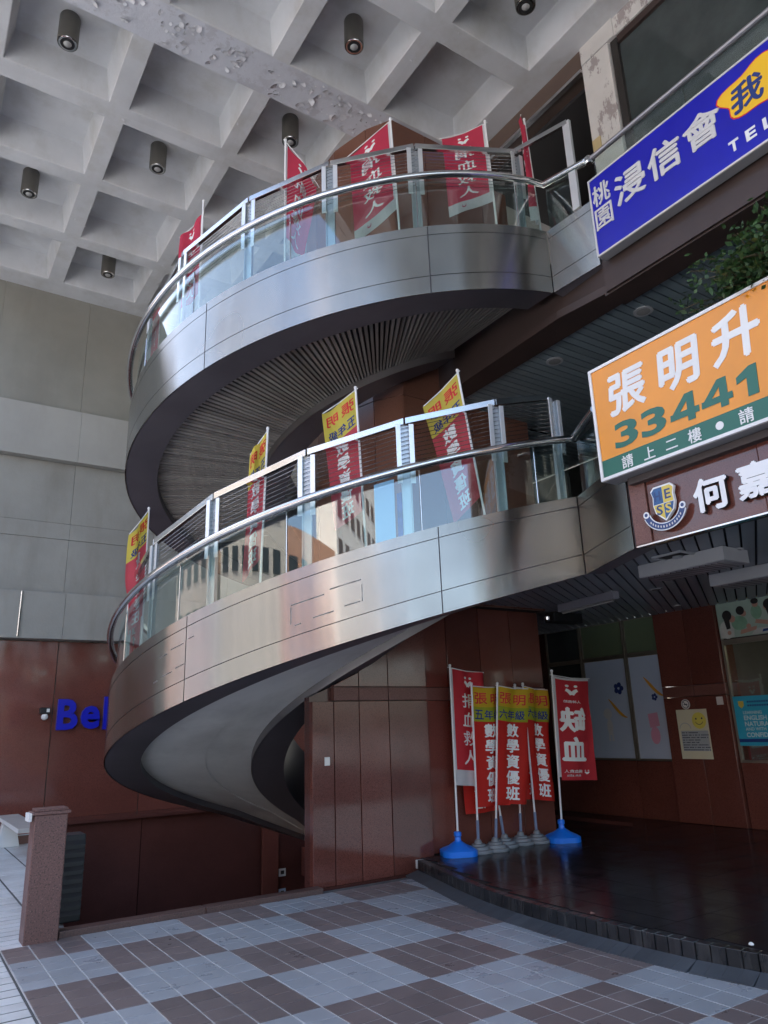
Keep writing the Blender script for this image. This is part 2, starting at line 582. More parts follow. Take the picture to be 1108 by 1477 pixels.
def chamfer_tile(wx, wy, h=0.004, c=0.004):
    a, b = wx / 2, wy / 2
    m_ = MB()
    v = [(-a, -b, -h), (a, -b, -h), (a, b, -h), (-a, b, -h), (-a, -b, -c * 0.4), (a, -b, -c * 0.4), (a, b, -c * 0.4), (-a, b, -c * 0.4),
         (-a + c, -b + c, 0), (a - c, -b + c, 0), (a - c, b - c, 0), (-a + c, b - c, 0)]
    f = [(0, 1, 5, 4), (1, 2, 6, 5), (2, 3, 7, 6), (3, 0, 4, 7), (4, 5, 9, 8), (5, 6, 10, 9), (6, 7, 11, 10), (7, 4, 8, 11), (8, 9, 10, 11)]
    return m_.add(v, f)


tcache = {}


def tile(name, cx, cy, wx, wy, m, parent, z=0.0, jit=0.0008):
    k = (name, round(wx, 3), round(wy, 3), m)
    if k not in tcache:
        tcache[k] = chamfer_tile(wx, wy).mesh(name, m)
    return obj(name, tcache[k], parent, loc=(cx, cy, z + random.uniform(-jit, jit)))


# kerb arc of the black platform (its left edge, seen from above)
KERB = [(5.24, 7.40), (5.05, 6.72), (4.90, 6.18), (4.79, 5.71), (4.72, 5.22), (4.69, 4.76), (4.685, 4.40), (4.69, 4.06), (4.73, 3.51), (4.82, 3.06), (4.97, 2.55), (5.18, 2.0), (5.5, 1.3)]


def kerb_x(y):
    t = sorted((p[1], p[0]) for p in KERB)
    return interp(t, y)


def kerb_pts(n):
    # even points by arc length
    P = [Vector((p[0], p[1], 0)) for p in KERB]
    L = [0]
    for a, b in zip(P, P[1:]):
        L.append(L[-1] + (b - a).length)
    out = []
    for i in range(n + 1):
        s_ = L[-1] * i / n
        for j in range(len(P) - 1):
            if s_ <= L[j + 1] + 1e-9:
                t = (s_ - L[j]) / (L[j + 1] - L[j])
                out.append(P[j].lerp(P[j + 1], t))
                break
    return out


TS = []
for i in range(len(PX) - 1):
    for j in range(len(PY) - 1):
        x0, x1, y0, y1 = PX[i], PX[i + 1], PY[j], PY[j + 1]
        if x0 > 4.9 and y1 < 6.2:
            continue
        blue = (i + j) % 2 == 1
        nx = 3 if i == 0 else 4
        ny = 3 if j == len(PY) - 2 else 4
        gx, gy = (x1 - x0) / nx, (y1 - y0) / ny
        for a in range(nx):
            for b in range(ny):
                cx, cy = x0 + gx * (a + 0.5), y0 + gy * (b + 0.5)
                if cx - gx / 2 > kerb_x(cy) - 0.02:
                    continue
                if cy < 3.0 and cx < 2.2:
                    continue
                TS.append((math.hypot(cx, cy), cx, cy, gx - 0.011, gy - 0.008, 'tile_blue' if blue else 'tile_dark'))

TS.sort()
for _, cx, cy, wx, wy, mm in TS[:300]:
    tile('paving_tile', cx, cy, wx, wy, mm, pavement)
for mm in ('tile_blue', 'tile_dark'):
    far = MB()
    for _, cx, cy, wx, wy, m2 in TS[300:]:
        if m2 == mm:
            q = chamfer_tile(wx, wy)
            dz = random.uniform(-0.0008, 0.0008)
            far.add([(x + cx, y + cy, z + dz) for x, y, z in q.v], q.f)
    if far.v:
        tag(far.build('far_tile_field', mm, pavement), kind='stuff')

# pale side walkway on the left, small oblong tiles
sw = MB()
sw.add([(-6, -3, -0.010), (0.965, -3, -0.010), (0.965, 7.28, -0.010), (-6, 7.28, -0.010)], [(0, 1, 2, 3)])
sw.add([(-6, 7.28, -0.010), (1.42, 7.28, -0.010), (1.42, 7.42, -0.010), (2.36, 14.10, -0.010), (-6, 14.10, -0.010)], [(0, 1, 2, 3, 4)])
walkway = tag(sw.build('walkway', 'grout_dark'), kind='structure')
rest = MB()
for c in range(-9, 4):
    x0 = 0.565 + 0.4 * (c)
    for r in range(0, 70):
        y0 = 3.1 + 0.158 * r
        xr = x0 + 0.39
        lim = 0.965 if y0 < 7.2 else 1.46 + (y0 - 7.42) * 0.132
        if x0 > lim - 0.12 or y0 + 0.13 > 14.1:
            continue
        xr = min(xr, lim - 0.005)
        ang_ok = c >= 0 or (c == -1 and y0 < 6.4)
        if ang_ok and y0 > 4.6:
            tile('walkway_tile', (x0 + xr) / 2, y0 + 0.07, round(xr - x0, 2) - 0.012, 0.138, 'tile_pale', walkway)
        else:
            rest.box(x0, xr - 0.006, y0, y0 + 0.138, -0.008, 0.0)
tag(rest.build('walkway_tile_field', 'tile_pale', walkway), kind='stuff')

# black raised platform with tiled kerb
PZ = 0.15
kp = kerb_pts(62)
poly = [(p.x + 0.012, p.y) for p in kp]
pl = MB()
pl.prism(poly + [(9.95, 1.3), (9.95, 9.8), (7.7, 9.8), (7.7, 7.56), (5.57, 7.56), (5.57, 7.40)], -0.01, PZ - 0.006)
platform = tag(pl.build('platform', 'black_grout'), kind='structure')
for a, b in zip(kp, kp[1:]):
    t = (b - a).normalized()
    n_ = Vector((t.y, -t.x, 0)) * 1.0
    if n_.x > 0:
        n_ = -n_
    a2, b2 = a + t * 0.003, b - t * 0.003
    k = MB()
    o_ = n_ * 0.012
    q = [a2 + o_, a2 - o_ * 6, b2 - o_ * 6, b2 + o_]
    k.hexa([(p.x, p.y, 0.002) for p in q], [(p.x, p.y, PZ + 0.004) for p in q])
    k.build('kerb_tile', 'kerb_tile', platform, bevel=0.004)
    # grey sloping stone strip at the foot
    s_ = MB()
    w0, w1 = n_ * 0.014, n_ * 0.16
    q0, q1, q2, q3 = a + t * 0.0008 + w0, a + t * 0.0008 + w1, b - t * 0.0008 + w1, b - t * 0.0008 + w0
    s_.hexa([(q0.x, q0.y, -0.008), (q1.x, q1.y, -0.008), (q2.x, q2.y, -0.008), (q3.x, q3.y, -0.008)],
            [(q0.x, q0.y, 0.05), (q1.x, q1.y, 0.006), (q2.x, q2.y, 0.006), (q3.x, q3.y, 0.05)])
    s_.build('kerb_strip', 'kerb_stone', platform)
ptc = MB()
for i in range(13):
    for j in range(21):
        x0, y0 = 4.70 + i * 0.4, 1.5 + j * 0.4
        xa = max(x0, kerb_x(y0) + 0.1, kerb_x(y0 + 0.39) + 0.1)
        if y0 > 7.15 and x0 < 7.4:
            yb_max = 7.55
        else:
            yb_max = 9.78
        if y0 > 7.4 and x0 < 7.7:
            xa = max(xa, 7.70)
        xb, yb = min(x0 + 0.394, 9.848), min(y0 + 0.394, yb_max)
        if xb - xa < 0.06 or yb - y0 < 0.05:
            continue
        t_ = MB()
        t_.box(xa, xb, y0, yb, PZ - 0.006, PZ)
        t_.build('platform_tile', 'black_tile', platform).location.z += random.uniform(-0.0006, 0.0006)

ps = MB()
ps.lathe((4.93, 3.22, PZ + 0.004), [(0.008, 0), (0.018, 0.004), (0.016, 0.011), (0.008, 0.018), (0.003, 0.02)], 7)
tag(ps.build('paper_scrap', 'white_plastic'), 'small crumpled white scrap on the black platform kerb near the right edge', 'litter')
ps = MB()
ps.add([(4.78, 4.46, PZ + 0.005), (4.80, 4.43, PZ + 0.012), (4.83, 4.45, PZ + 0.006), (4.81, 4.48, PZ + 0.016)], [(0, 1, 2, 3)])
tag(ps.build('dry_leaf', 'stone_red'), 'tiny dry leaf on the middle of the black kerb', 'litter')
# street beyond the open left side
st = MB()
st.box(-30, -22, -120, 120, -0.008, -0.003)
tag(st.build('road', 'asphalt'), kind='structure')
fp = MB()
fp.box(-22, -6.0, -120, 120, -0.010, 0.0)
tag(fp.build('footpath', 'paving_far'), kind='structure')

# ------------------------------------------------------------------ sunken stairwell under the spiral
vw = MB()
vw.add([(1.5, 7.42, -3.0), (9, 7.42, -3.0), (9, 14.45, -3.0), (2.45, 14.45, -3.0)], [(0, 1, 2, 3)])
vw.add([(1.5, 7.42, -3.0), (9, 7.42, -3.0), (9, 7.42, -0.012), (1.5, 7.42, -0.012)], [(0, 1, 2, 3)])
vw.add([(1.5, 7.42, -3.0), (2.45, 14.45, -3.0), (2.45, 14.45, -0.012), (1.5, 7.42, -0.012)], [(0, 1, 2, 3)])
vw.add([(9, 7.42, -3.0), (9, 14.45, -3.0), (9, 14.45, 0.2), (9, 7.42, 0.2)], [(0, 1, 2, 3)])
vw.add([(2.45, 14.46, -3.0), (9, 14.46, -3.0), (9, 14.46, 0.2), (2.45, 14.46, 0.2)], [(0, 1, 2, 3)])
well = thing('stairwell', (5, 14.4, -3), 'dark sunken stairwell lined with brown granite beneath the spiral stair', 'stairwell')
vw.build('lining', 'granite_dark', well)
for x0, x1 in ((2.46, 4.06), (4.075, 6.42), (6.78, 8.98)):
    b = MB()
    b.box(x0, x1, 14.40, 14.45, -2.99, 0.19)
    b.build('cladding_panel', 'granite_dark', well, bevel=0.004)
b = MB()
b.box(6.43, 6.77, 14.34, 14.45, -2.99, 0.19)
b.build('pilaster', 'granite', well, bevel=0.004)
b = MB()
b.box(2.46, 9.0, 14.30, 15.0, 0.192, 0.25)
b.build('coping', 'granite_dark', well, bevel=0.006)
b = MB()
b.box(7.25, 8.6, 14.0, 14.3, -1.15, -0.62)
b.build('lintel', 'granite', well, bevel=0.005)
for z, lab, mm in ((-1.06, 'white switch plate on the dark stairwell wall, upper one', 'white_plastic'), (-1.42, 'grey blue switch plate on the dark stairwell wall, lower one', 'film_blue')):
    t = thing('switch_plate', (6.86, 14.39, z), lab, 'switch plate')
    b = MB()
    b.box(6.80, 6.95, 14.38, 14.399, z - 0.07, z + 0.07)
    b.build('plate', mm, t, bevel=0.004)
    b = MB()
    b.box(6.84, 6.91, 14.372, 14.381, z - 0.03, z + 0.035)
    b.build('rocker', 'frame_dark', t)
# kerb along the well
kb = thing('well_kerb', (2.5, 7.35, 0), 'low brown granite kerb along the edge of the stairwell', 'kerb')
for x0, x1 in ((1.42, 2.70), (2.705, 3.95)):
    b = MB()
    b.box(x0, x1, 7.285, 7.42, -0.012, 0.05)
    b.build('kerb_stone', 'granite_kerb', kb, bevel=0.008)
# steps at the far left
sp = MB()
sp.box(-6, 2.44, 14.10, 15.0, -0.01, 0.115)
sp.box(-6, 2.44, 14.42, 15.0, 0.117, 0.235)
steps = tag(sp.build('steps', 'stone_red'), kind='structure')
b = MB()
b.box(-6, 2.44, 14.085, 14.13, 0.117, 0.130)
b.build('nosing', 'stone_white', steps)
b = MB()
b.box(-6, 2.44, 14.405, 14.45, 0.237, 0.25)
b.build('nosing', 'stone_white', steps)

# granite end post
gp = thing('granite_post', (1.27, 7.32, 0), 'reddish brown granite bollard post with stepped white chipped cap at the kerb end', 'post')
b = MB()
b.box(1.135, 1.40, 7.215, 7.45, -0.012, 0.985)
b.build('shaft', 'granite_post', gp, bevel=0.008)
b = MB()
b.box(1.115, 1.42, 7.205, 7.46, 0.987, 1.012)
b.build('cap_lower', 'granite_post', gp, bevel=0.004)
b = MB()
b.box(1.14, 1.40, 7.225, 7.445, 1.014, 1.034)
b.build('cap_upper', 'granite_post', gp, bevel=0.004)
b = MB()
b.box(1.085, 1.113, 7.22, 7.40, 0.94, 1.005)
b.build('edge_trim', 'stone_white', gp, bevel=0.003)
# black slatted box behind it
bl = thing('vent_box', (1.62, 7.9, 0), 'black slatted metal vent box standing behind the granite post', 'vent box')
b = MB()
b.box(1.505, 1.69, 7.80, 8.05, 0.0, 0.74)
b.build('housing', 'black_metal', bl, bevel=0.01)
for k in range(9):
    b = MB()
    z = 0.05 + k * 0.074
    b.hexa([(1.51, 7.775, z), (1.685, 7.775, z), (1.685, 7.797, z + 0.02), (1.51, 7.797, z + 0.02)], [(1.51, 7.775, z + 0.014), (1.685, 7.775, z + 0.014), (1.685, 7.797, z + 0.05), (1.51, 7.797, z + 0.05)])
    b.build('slat', 'black_metal', bl)
# stone bench far left
bn = thing('stone_bench', (1.8, 13, 0), 'long low stone bench with pale slab seat by the far steps', 'bench')
b = MB()
b.box(1.64, 1.95, 11.65, 14.02, 0.40, 0.46)
b.build('seat', 'stone_slab', bn, bevel=0.006)
b = MB()
b.box(1.632, 1.64, 11.64, 14.02, 0.405, 0.455)
b.build('edge_strip', 'stone_white', bn)
for y in (13.72,):
    b = MB()
    b.hexa([(1.62, y, 0), (1.97, y, 0), (1.97, y + 0.28, 0), (1.62, y + 0.28, 0)], [(1.72, y + 0.03, 0.40), (1.88, y + 0.03, 0.40), (1.88, y + 0.22, 0.40), (1.72, y + 0.22, 0.40)])
    b.build('leg', 'stone_white', bn, bevel=0.01)
b = MB()
b.hexa([(1.72, 11.9, 0), (1.9, 11.9, 0), (1.9, 12.0, 0), (1.72, 12.0, 0)], [(1.74, 11.9, 0.40), (1.88, 11.9, 0.40), (1.88, 12.0, 0.40), (1.74, 12.0, 0.40)])

# ------------------------------------------------------------------ back wall
CZ = 10.72
bw = thing('back_wall', (2, 15, 0), 'tall end wall with brown polished granite base and raw grey concrete above', 'wall')
b = MB()
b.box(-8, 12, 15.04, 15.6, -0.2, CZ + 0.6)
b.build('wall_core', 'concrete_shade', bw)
for x0, x1 in ((-5.77, -4.13), (-4.12, -2.48), (-2.47, -0.83), (-0.82, 0.82), (0.835, 2.475), (2.49, 4.125), (4.14, 5.78), (5.795, 7.4), (7.415, 9.9)):
    b = MB()
    b.box(x0, x1, 14.98, 15.04, 0.25, 3.38)
    b.build('granite_panel', 'granite', bw, bevel=0.004)
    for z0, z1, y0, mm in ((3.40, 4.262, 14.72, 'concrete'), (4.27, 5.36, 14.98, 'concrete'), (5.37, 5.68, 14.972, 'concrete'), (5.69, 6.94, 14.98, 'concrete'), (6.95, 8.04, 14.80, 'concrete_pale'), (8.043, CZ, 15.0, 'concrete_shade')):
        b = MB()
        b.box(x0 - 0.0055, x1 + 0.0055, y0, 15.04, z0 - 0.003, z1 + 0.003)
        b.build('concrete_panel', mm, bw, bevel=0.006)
b = MB()
b.tube([(1.72, 14.70, 3.42), (1.72, 14.70, 4.25)], 0.02, 8)
tag(b.build('conduit_pipe', 'steel_tube'), 'thin vertical metal conduit on the concrete band above the granite', 'pipe')
# "Bel" letters
lt = [('B', 2.735, 2.045, 0.55, 0.36), ('e', 3.14, 1.985, 0.42, 0.34), ('l', 3.44, 2.06, 0.60, 0.13)]
for ch, x, z, h, wd in lt:
    vs, fs = text2d(ch, x, z, h, wd, bold=0.035)
    b = MB()
    extrude2d(b, vs, fs, planeY(14.97), 0.0, 0.07)
    t = b.build('sign_letter', 'letter_blue')
    tag(t, {'B': 'raised blue capital B on the far brown granite wall', 'e': 'raised blue letter e beside the capital B on the granite wall', 'l': 'raised blue letter stem half hidden behind the steel spiral'}[ch], 'letter', 'blue sign letters on the far wall')
sc = thing('security_camera', (2.33, 14.95, 2.1), 'small black and white security camera on granite left of the blue letters', 'camera')
b = MB()
b.box(2.25, 2.42, 14.86, 14.978, 2.06, 2.17)
b.build('housing', 'black_metal', sc, bevel=0.01)
b = MB()
b.lathe((2.34, 14.90, 1.95), [(0.02, 0), (0.055, 0.03), (0.06, 0.07), (0.04, 0.105)], 14)
b.build('dome', 'white_plastic', sc, smooth=True)
b = MB()
b.box(2.36, 2.41, 14.85, 14.859, 2.09, 2.15)
b.build('lens_cover', 'white_plastic', sc)

# ------------------------------------------------------------------ coffered ceiling
GX = [-2.2, -1.78, -0.02, 1.685, 3.425, 5.0, 6.765]   # rib centre lines
ceil = obj('ceiling', None, None, loc=(2, 7, CZ))
tag(ceil, kind='structure')
CX = [(0.12, 1.54), (1.83, 3.29), (3.56, 4.86), (5.14, 6.57)]
CY = [(-6.4, -5.05), (-4.7, -3.35), (-3.0, -1.65), (-1.3, 0.07), (0.42, 1.78), (2.08, 3.42), (4.28, 5.64), (5.97, 7.36), (8.03, 9.33), (9.66, 11.06), (11.36, 12.81), (13.12, 14.5)]
XB = [-0.17] + [(a[1] + b_[0]) / 2 for a, b_ in zip(CX, CX[1:])] + [6.96]
YB = [-6.6] + [(a[1] + b_[0]) / 2 for a, b_ in zip(CY, CY[1:])] + [15.04]
DEP, TAP = 0.50, 0.085
for i, (x0, x1) in enumerate(CX):
    for j, (y0, y1) in enumerate(CY):
        X0, X1, Y0, Y1 = XB[i], XB[i + 1], YB[j], YB[j + 1]
        m_ = MB()
        z = CZ
        zt = CZ + DEP
        v = [(X0, Y0, z), (X1, Y0, z), (X1, Y1, z), (X0, Y1, z), (x0, y0, z), (x1, y0, z), (x1, y1, z), (x0, y1, z),
             (x0 + TAP, y0 + TAP, zt), (x1 - TAP, y0 + TAP, zt), (x1 - TAP, y1 - TAP, zt), (x0 + TAP, y1 - TAP, zt)]
        f = [(0, 1, 5, 4), (1, 2, 6, 5), (2, 3, 7, 6), (3, 0, 4, 7), (4, 5, 9, 8), (5, 6, 10, 9), (6, 7, 11, 10), (7, 4, 8, 11), (8, 9, 10, 11)]
        m_.add(v, f)
        me = m_.mesh('coffer', 'ceiling_paint')
        bm = bmesh.new()
        bm.from_mesh(me)
        for fc in bm.faces:     # faces must look down / inward
            c_ = fc.calc_center_median()
            if fc.normal.dot(Vector(((X0 + X1) / 2, (Y0 + Y1) / 2, z - 3)) - c_) < 0:
                fc.normal_flip()
        bm.to_mesh(me)
        bm.free()
        co = obj('coffer', me, ceil, bevel=0.012)
# peeling main beam skin a few mm below the ribs, and curled flakes
pb = MB()
nseg = 60
rng = random.Random(3)
for sgn, (ya, yb2) in ((0, (7.375, 8.02)),):
    for i in range(nseg):
        xa, xb2 = -0.165 + 7.1 * i / nseg, -0.165 + 7.1 * (i + 1) / nseg
        pb.add([(xa, ya, CZ - 0.004), (xb2, ya, CZ - 0.004), (xb2, yb2, CZ - 0.004), (xa, yb2, CZ - 0.004)], [(3, 2, 1, 0)])
pb.build('peeling_beam_face', 'peeling_paint', ceil)
fl = MB()


def flake(x, y, z, s_):
    n = 7
    a0 = rng.uniform(0, 6.28)
    cu = rng.uniform(0.25, 0.8)
    pts = []
    hd = rng.uniform(0, 6.28)
    for k in range(n):
        a = a0 + 2 * PI * k / n
        r_ = s_ * rng.uniform(0.5, 1.1)
        px, py = r_ * math.cos(a), r_ * math.sin(a)
        lift = max(0, (px * math.cos(hd) + py * math.sin(hd)) + s_ * 0.5) * cu
        pts.append((x + px, y + py, z - 0.003 - lift))
    pts.append((x, y, z - 0.003 - s_ * 0.25 * cu))
    fl.add(pts, [(k, (k + 1) % n, n) for k in range(n)])


for _ in range(330):
    x = rng.uniform(0.0, 5.4)
    if noise.noise((x * 1.7, 3.1, 0)) + rng.uniform(-0.4, 0.5) > 0:
        flake(x, rng.uniform(7.42, 7.97), CZ - 0.004, rng.choice((0.014, 0.02, 0.03, 0.045, 0.06)))
for _ in range(150):
    x, y = rng.uniform(-0.3, 6.5), rng.uniform(5.7, 14.9)
    inx = any(a < x < b_ for a, b_ in CX)
    iny = any(a < y < b_ for a, b_ in CY)
    if not (inx and iny) and not 7.3 < y < 8.1:
        flake(x, y, CZ, rng.choice((0.012, 0.02, 0.028)))
tag(fl.build('paint_flake_field', 'flake', ceil), kind='stuff')
# downstand edge beam on the facade side and an unseen mass added above it to cast shade
b = MB()
b.box(6.965, 7.25, -6.6, 15.04, CZ - 0.015, CZ + 0.7)
b.build('edge_beam', 'ceiling_paint', ceil)
b = MB()
b.box(-0.47, -0.172, -6.6, 15.04, CZ - 0.02, CZ + 1.5)
b.build('edge_beam', 'ceiling_paint', ceil)
up = MB()
up.box(-0.4, 22, -6.5, 40, CZ + 0.75, 15.5)
up.box(5.9, 22, -30, -6.51, CZ + 0.75, 15.5)
tag(up.build('shade_block', 'shade_mass'), 'plain tower storeys of the building rising above the coffered ceiling', 'building')

# ceiling lamps
lampdesc = ['grey cylinder ceiling lamp in the coffer at the top left picture corner', 'grey cylinder ceiling lamp nearest the left picture edge, second row of coffers',
            'grey cylinder ceiling lamp in the middle of the left group of coffers', 'grey cylinder ceiling lamp nearest the concrete end wall, lowest of all',
            'grey cylinder ceiling lamp just above the leftmost tall red banner of the upper rail', 'grey cylinder ceiling lamp beyond the peeling beam at top centre', 'grey cylinder ceiling lamp cut by the top picture edge, right of centre']
lamp0 = None


def copy_tree(o, parent=None):
    c = o.copy()
    COL.objects.link(c)
    c.parent = parent
    for ch in list(o.children):
        copy_tree(ch, c)
    return c


for k, (i, j) in enumerate(((0, 8), (0, 10), (1, 9), (1, 11), (2, 8), (2, 7), (3, 6))):
    cx, cy = sum(CX[i]) / 2, sum(CY[j]) / 2
    if lamp0 is None:
        lamp0 = thing('ceiling_lamp', (cx, cy, CZ + DEP), lampdesc[0], 'ceiling lamp', 'cylinder lamps in the ceiling coffers')
        b = MB()
        b.lathe((cx, cy, CZ + DEP - 0.46), [(0.122, 0.02), (0.132, 0.0), (0.136, 0.02), (0.136, 0.44), (0.128, 0.46)], 28)
        b.build('housing', 'lamp_metal', lamp0, smooth=True)
        b = MB()
        b.lathe((cx, cy, CZ + DEP - 0.466), [(0.095, 0.0), (0.118, 0.001), (0.121, 0.006)], 28)
        b.build('reflector', 'chrome', lamp0, smooth=True)
        b = MB()
        b.lathe((cx, cy, CZ + DEP - 0.50), [(0.012, 0.0), (0.04, 0.012), (0.055, 0.03), (0.04, 0.036)], 16)
        b.build('bulb', 'lamp_glass', lamp0, smooth=True)
        b = MB()
        b.lathe((cx, cy, CZ + DEP - 0.471), [(0.05, 0.0), (0.093, 0.001), (0.094, 0.004)], 24)
        b.build('baffle', 'shadow_gap', lamp0, smooth=True)
        l_ = lamp0
    else:
        l_ = copy_tree(lamp0)
        l_.location = (cx, cy, CZ + DEP)
        l_['label'] = lampdesc[k]

# ------------------------------------------------------------------ spiral stair
AX, AY = 5.694, 8.599
RO, RS, RI, RC = 3.617, 3.20, 1.83, 1.42
TH0 = -123.5113
ZLOW = [(-250, -2.1), (-156, -0.22), (-130, 0.36), (-100, 0.84), (-70, 1.32), (0, 2.465), (35, 3.05)]
ZUP = [(-225, 3.05), (-94, 4.70), (-64, 5.06), (-40, 5.38), (0, 5.90), (15, 6.10), (35, 6.37)]
FH = 0.835


def cp(r, th, z):
    a = R(TH0 + th)
    return (AX + r * math.cos(a), AY + r * math.sin(a), z)


def frange(a, b, n):
    return [a + (b - a) * i / n for i in range(n + 1)]


def helix_solid(mb, tab, r0, r1, t0, t1, dz0, dz1, step=3.0):
    n = max(1, int(math.ceil((t1 - t0) / step)))
    T = frange(t0, t1, n)
    vs = []
    for t in T:
        z = interp(tab, t)
        vs += [cp(r0, t, z + dz0), cp(r1, t, z + dz0), cp(r1, t, z + dz1), cp(r0, t, z + dz1)]
    fs = [(0, 1, 2, 3), tuple(4 * n + k for k in (3, 2, 1, 0))]
    for i in range(n):
        a, c = 4 * i, 4 * i + 4
        for k in range(4):
            fs.append((a + k, a + (k + 1) % 4, c + (k + 1) % 4, c + k))
    mb.add(vs, fs)


def mk_helix(name, m, parent, *a, smooth=True, bevel=0, **k):
    mb = MB()
    helix_solid(mb, *a, **k)
    me = mb.mesh(name, m, smooth)
    # keep the mesh origin on the stair axis (the brushed grain runs round it)
    for v in me.vertices:
        v.co -= Vector((AX, AY, 0))
    return obj(name, me, parent, bevel, smooth, loc=(AX, AY, 0))


def flight(tab, label, group, joints, t_min, posts, glassj, upper, flare_end):
    root = thing('spiral_stair', (AX, AY, interp(tab, 0)), label, 'staircase', group)
    tm = t_min
    te = 35.0
    # structure
    mk_helix('outer_stringer', 'underside', root, tab, RS, RO - 0.016, tm, te, 0.004, FH - 0.004)
    mk_helix('inner_stringer', 'underside', root, tab, RC, RI, tm, te, 0.004, FH - 0.05)
    mk_helix('inner_fascia', 'steel_dark', root, tab, RI + 0.001, RI + 0.012, tm, te, 0.0, 0.12)
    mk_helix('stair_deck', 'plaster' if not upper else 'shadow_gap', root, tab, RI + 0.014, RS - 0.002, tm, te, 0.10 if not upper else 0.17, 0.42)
    if upper:
        # radial ceiling slats
        n = 0
        t = -112.0
        while t < 33.5:
            dz = interp(tab, t + 0.5) - interp(tab, t - 0.5)
            z = interp(tab, t)
            hw = 0.36
            a = MB()
            loop = []
            for r, s_ in ((RI + 0.016, -hw), (RS - 0.004, -hw), (RS - 0.004, hw), (RI + 0.016, hw)):
                loop.append(cp(r, t + s_, z + dz * s_ + 0.10))
            top = [(x, y, zz + 0.05) for x, y, zz in loop]
            a.hexa(loop, top)
            a.build('ceiling_slat', 'slat', root)
            t += 1.22
            n += 1
    else:
        # trowelled step line in the plaster soffit
        mk_helix('soffit_rib', 'plaster', root, tab, 2.42, RS - 0.003, tm, te, 0.085, 0.0995)
    for k in range(int((te - max(tm, -110)) / 7.0)):
        t = max(tm, -110) + 7.0 * k
        z = interp(tab, t + 3.5) + 0.43
        b = MB()
        lo = [cp(RI + 0.02, t, z), cp(RS - 0.01, t, z), cp(RS - 0.01, t + 6.95, z), cp(RI + 0.02, t + 6.95, z)]
        b.hexa(lo, [(x, y, zz + 0.115) for x, y, zz in lo])
        b.build('step', 'granite_dark', root)
    # steel fascia: three strips with open joints
    for a, c in zip(joints, joints[1:]):
        for z0, z1 in ((0.0, 0.205), (0.213, 0.722), (0.730, FH)):
            mk_helix('fascia_panel', 'steel', root, tab, RO - 0.012, RO, a + 0.09, c - 0.09, z0, z1)
    mk_helix('coping', 'steel', root, tab, RS, RO - 0.002, tm, te, FH - 0.003, FH + 0.006)
    # flare to the facade
    P = Vector(cp(RO, te, 0))
    Q = Vector((flare_end[0], flare_end[1], 0))
    zb = interp(tab, te)
    d = (Q - P).normalized()
    nrm = Vector((d.y, -d.x, 0))
    if nrm.x > 0:
        nrm = -nrm
    P2 = P + d * 0.008
    for z0, z1 in ((0.0, 0.205), (0.213, 0.722), (0.730, FH)):
        b = MB()
        q = [P2, Q, Q - nrm * 0.012, P2 - nrm * 0.012]
        b.hexa([(p.x, p.y, zb + z0) for p in q], [(p.x, p.y, zb + z1) for p in q])
        b.build('fascia_panel', 'steel', root)
    b = MB()
    q = [P - nrm * 0.016, Q - nrm * 0.016, Q - nrm * 0.2, P - nrm * 0.2]
    b.hexa([(p.x, p.y, zb + 0.004) for p in q], [(p.x, p.y, zb + FH - 0.004) for p in q])
    b.build('landing_edge', 'underside', root)
    # posts
    tops = []
    RP = 3.45
    for t in posts:
        z0 = interp(tab, t) + FH
        p_ = obj('railing_post', None, root, loc=cp(RP, t, z0))
        p_.empty_display_size = 0.1
        a = R(TH0 + t)
        er, et = Vector((math.cos(a), math.sin(a), 0)), Vector((-math.sin(a), math.cos(a), 0))
        base = Vector(cp(RP, t, z0))

        def bar(u0, u1, r0, r1, h0, h1, nm, mm):
            bb = MB()
            q_ = [base + et * u0 + er * r0, base + et * u1 + er * r0, base + et * u1 + er * r1, base + et * u0 + er * r1]
            bb.hexa([(v.x, v.y, z0 + h0) for v in q_], [(v.x, v.y, z0 + h1) for v in q_])
            bb.build(nm, mm, p_, bevel=0.002)
        bar(-0.052, 0.052, -0.03, -0.018, 0.0, 1.20, 'web_plate', 'post_web')
        bar(-0.092, -0.042, 0.012, 0.024, 0.56, 1.20, 'flat_bar', 'post_white')
        bar(0.042, 0.092, 0.012, 0.024, 0.56, 1.20, 'flat_bar', 'post_white')
        bar(-0.052, -0.044, -0.018, 0.012, 0.0, 1.20, 'flange', 'post_web')
        bar(0.044, 0.052, -0.018, 0.012, 0.0, 1.20, 'flange', 'post_web')
        tops.append((t, Vector(cp(RP, t, z0 + 1.235))))
    for (ta, A), (tb, B) in zip(tops, tops[1:]):
        d_ = (B - A)
        dh = Vector((d_.x, d_.y, 0)).normalized()
        n_ = Vector((dh.y, -dh.x, 0))
        A2, B2 = A + d_.normalized() * 0.006, B - d_.normalized() * 0.006
        q0 = [A2 - n_ * 0.024, B2 - n_ * 0.024, B2 + n_ * 0.024, A2 + n_ * 0.024]
        b = MB()
        b.hexa([v - Vector((0, 0, 0.034)) for v in q0], [v + Vector((0, 0, 0.034)) for v in q0])
        b.build('top_rail', 'steel_tube', root, bevel=0.003)
        for k in range(11):
            h = 1.165 - k * 0.047
            off = Vector((0, 0, h - 1.235))
            b = MB()
            b.tube([A + off, B + off], 0.0034, 4, cap=False)
            b.build('cable', 'steel_tube', root)
    # tubular handrail
    pts = [cp(RO + 0.03, t, interp(tab, t) + FH + 0.655) for t in frange(tm if tm > -110 else -110, te, 50)]
    b = MB()
    pe = Vector(pts[-1])
    ext = [pe.lerp(Vector((Q.x, Q.y, zb + FH + 0.72)), s_) + nrm * 0.03 * (s_) for s_ in (0.3, 0.62)] if not upper else [pe.lerp(Vector((Q.x - 0.02, Q.y, 7.72)), s_) for s_ in (0.4, 0.8, 1.0)]
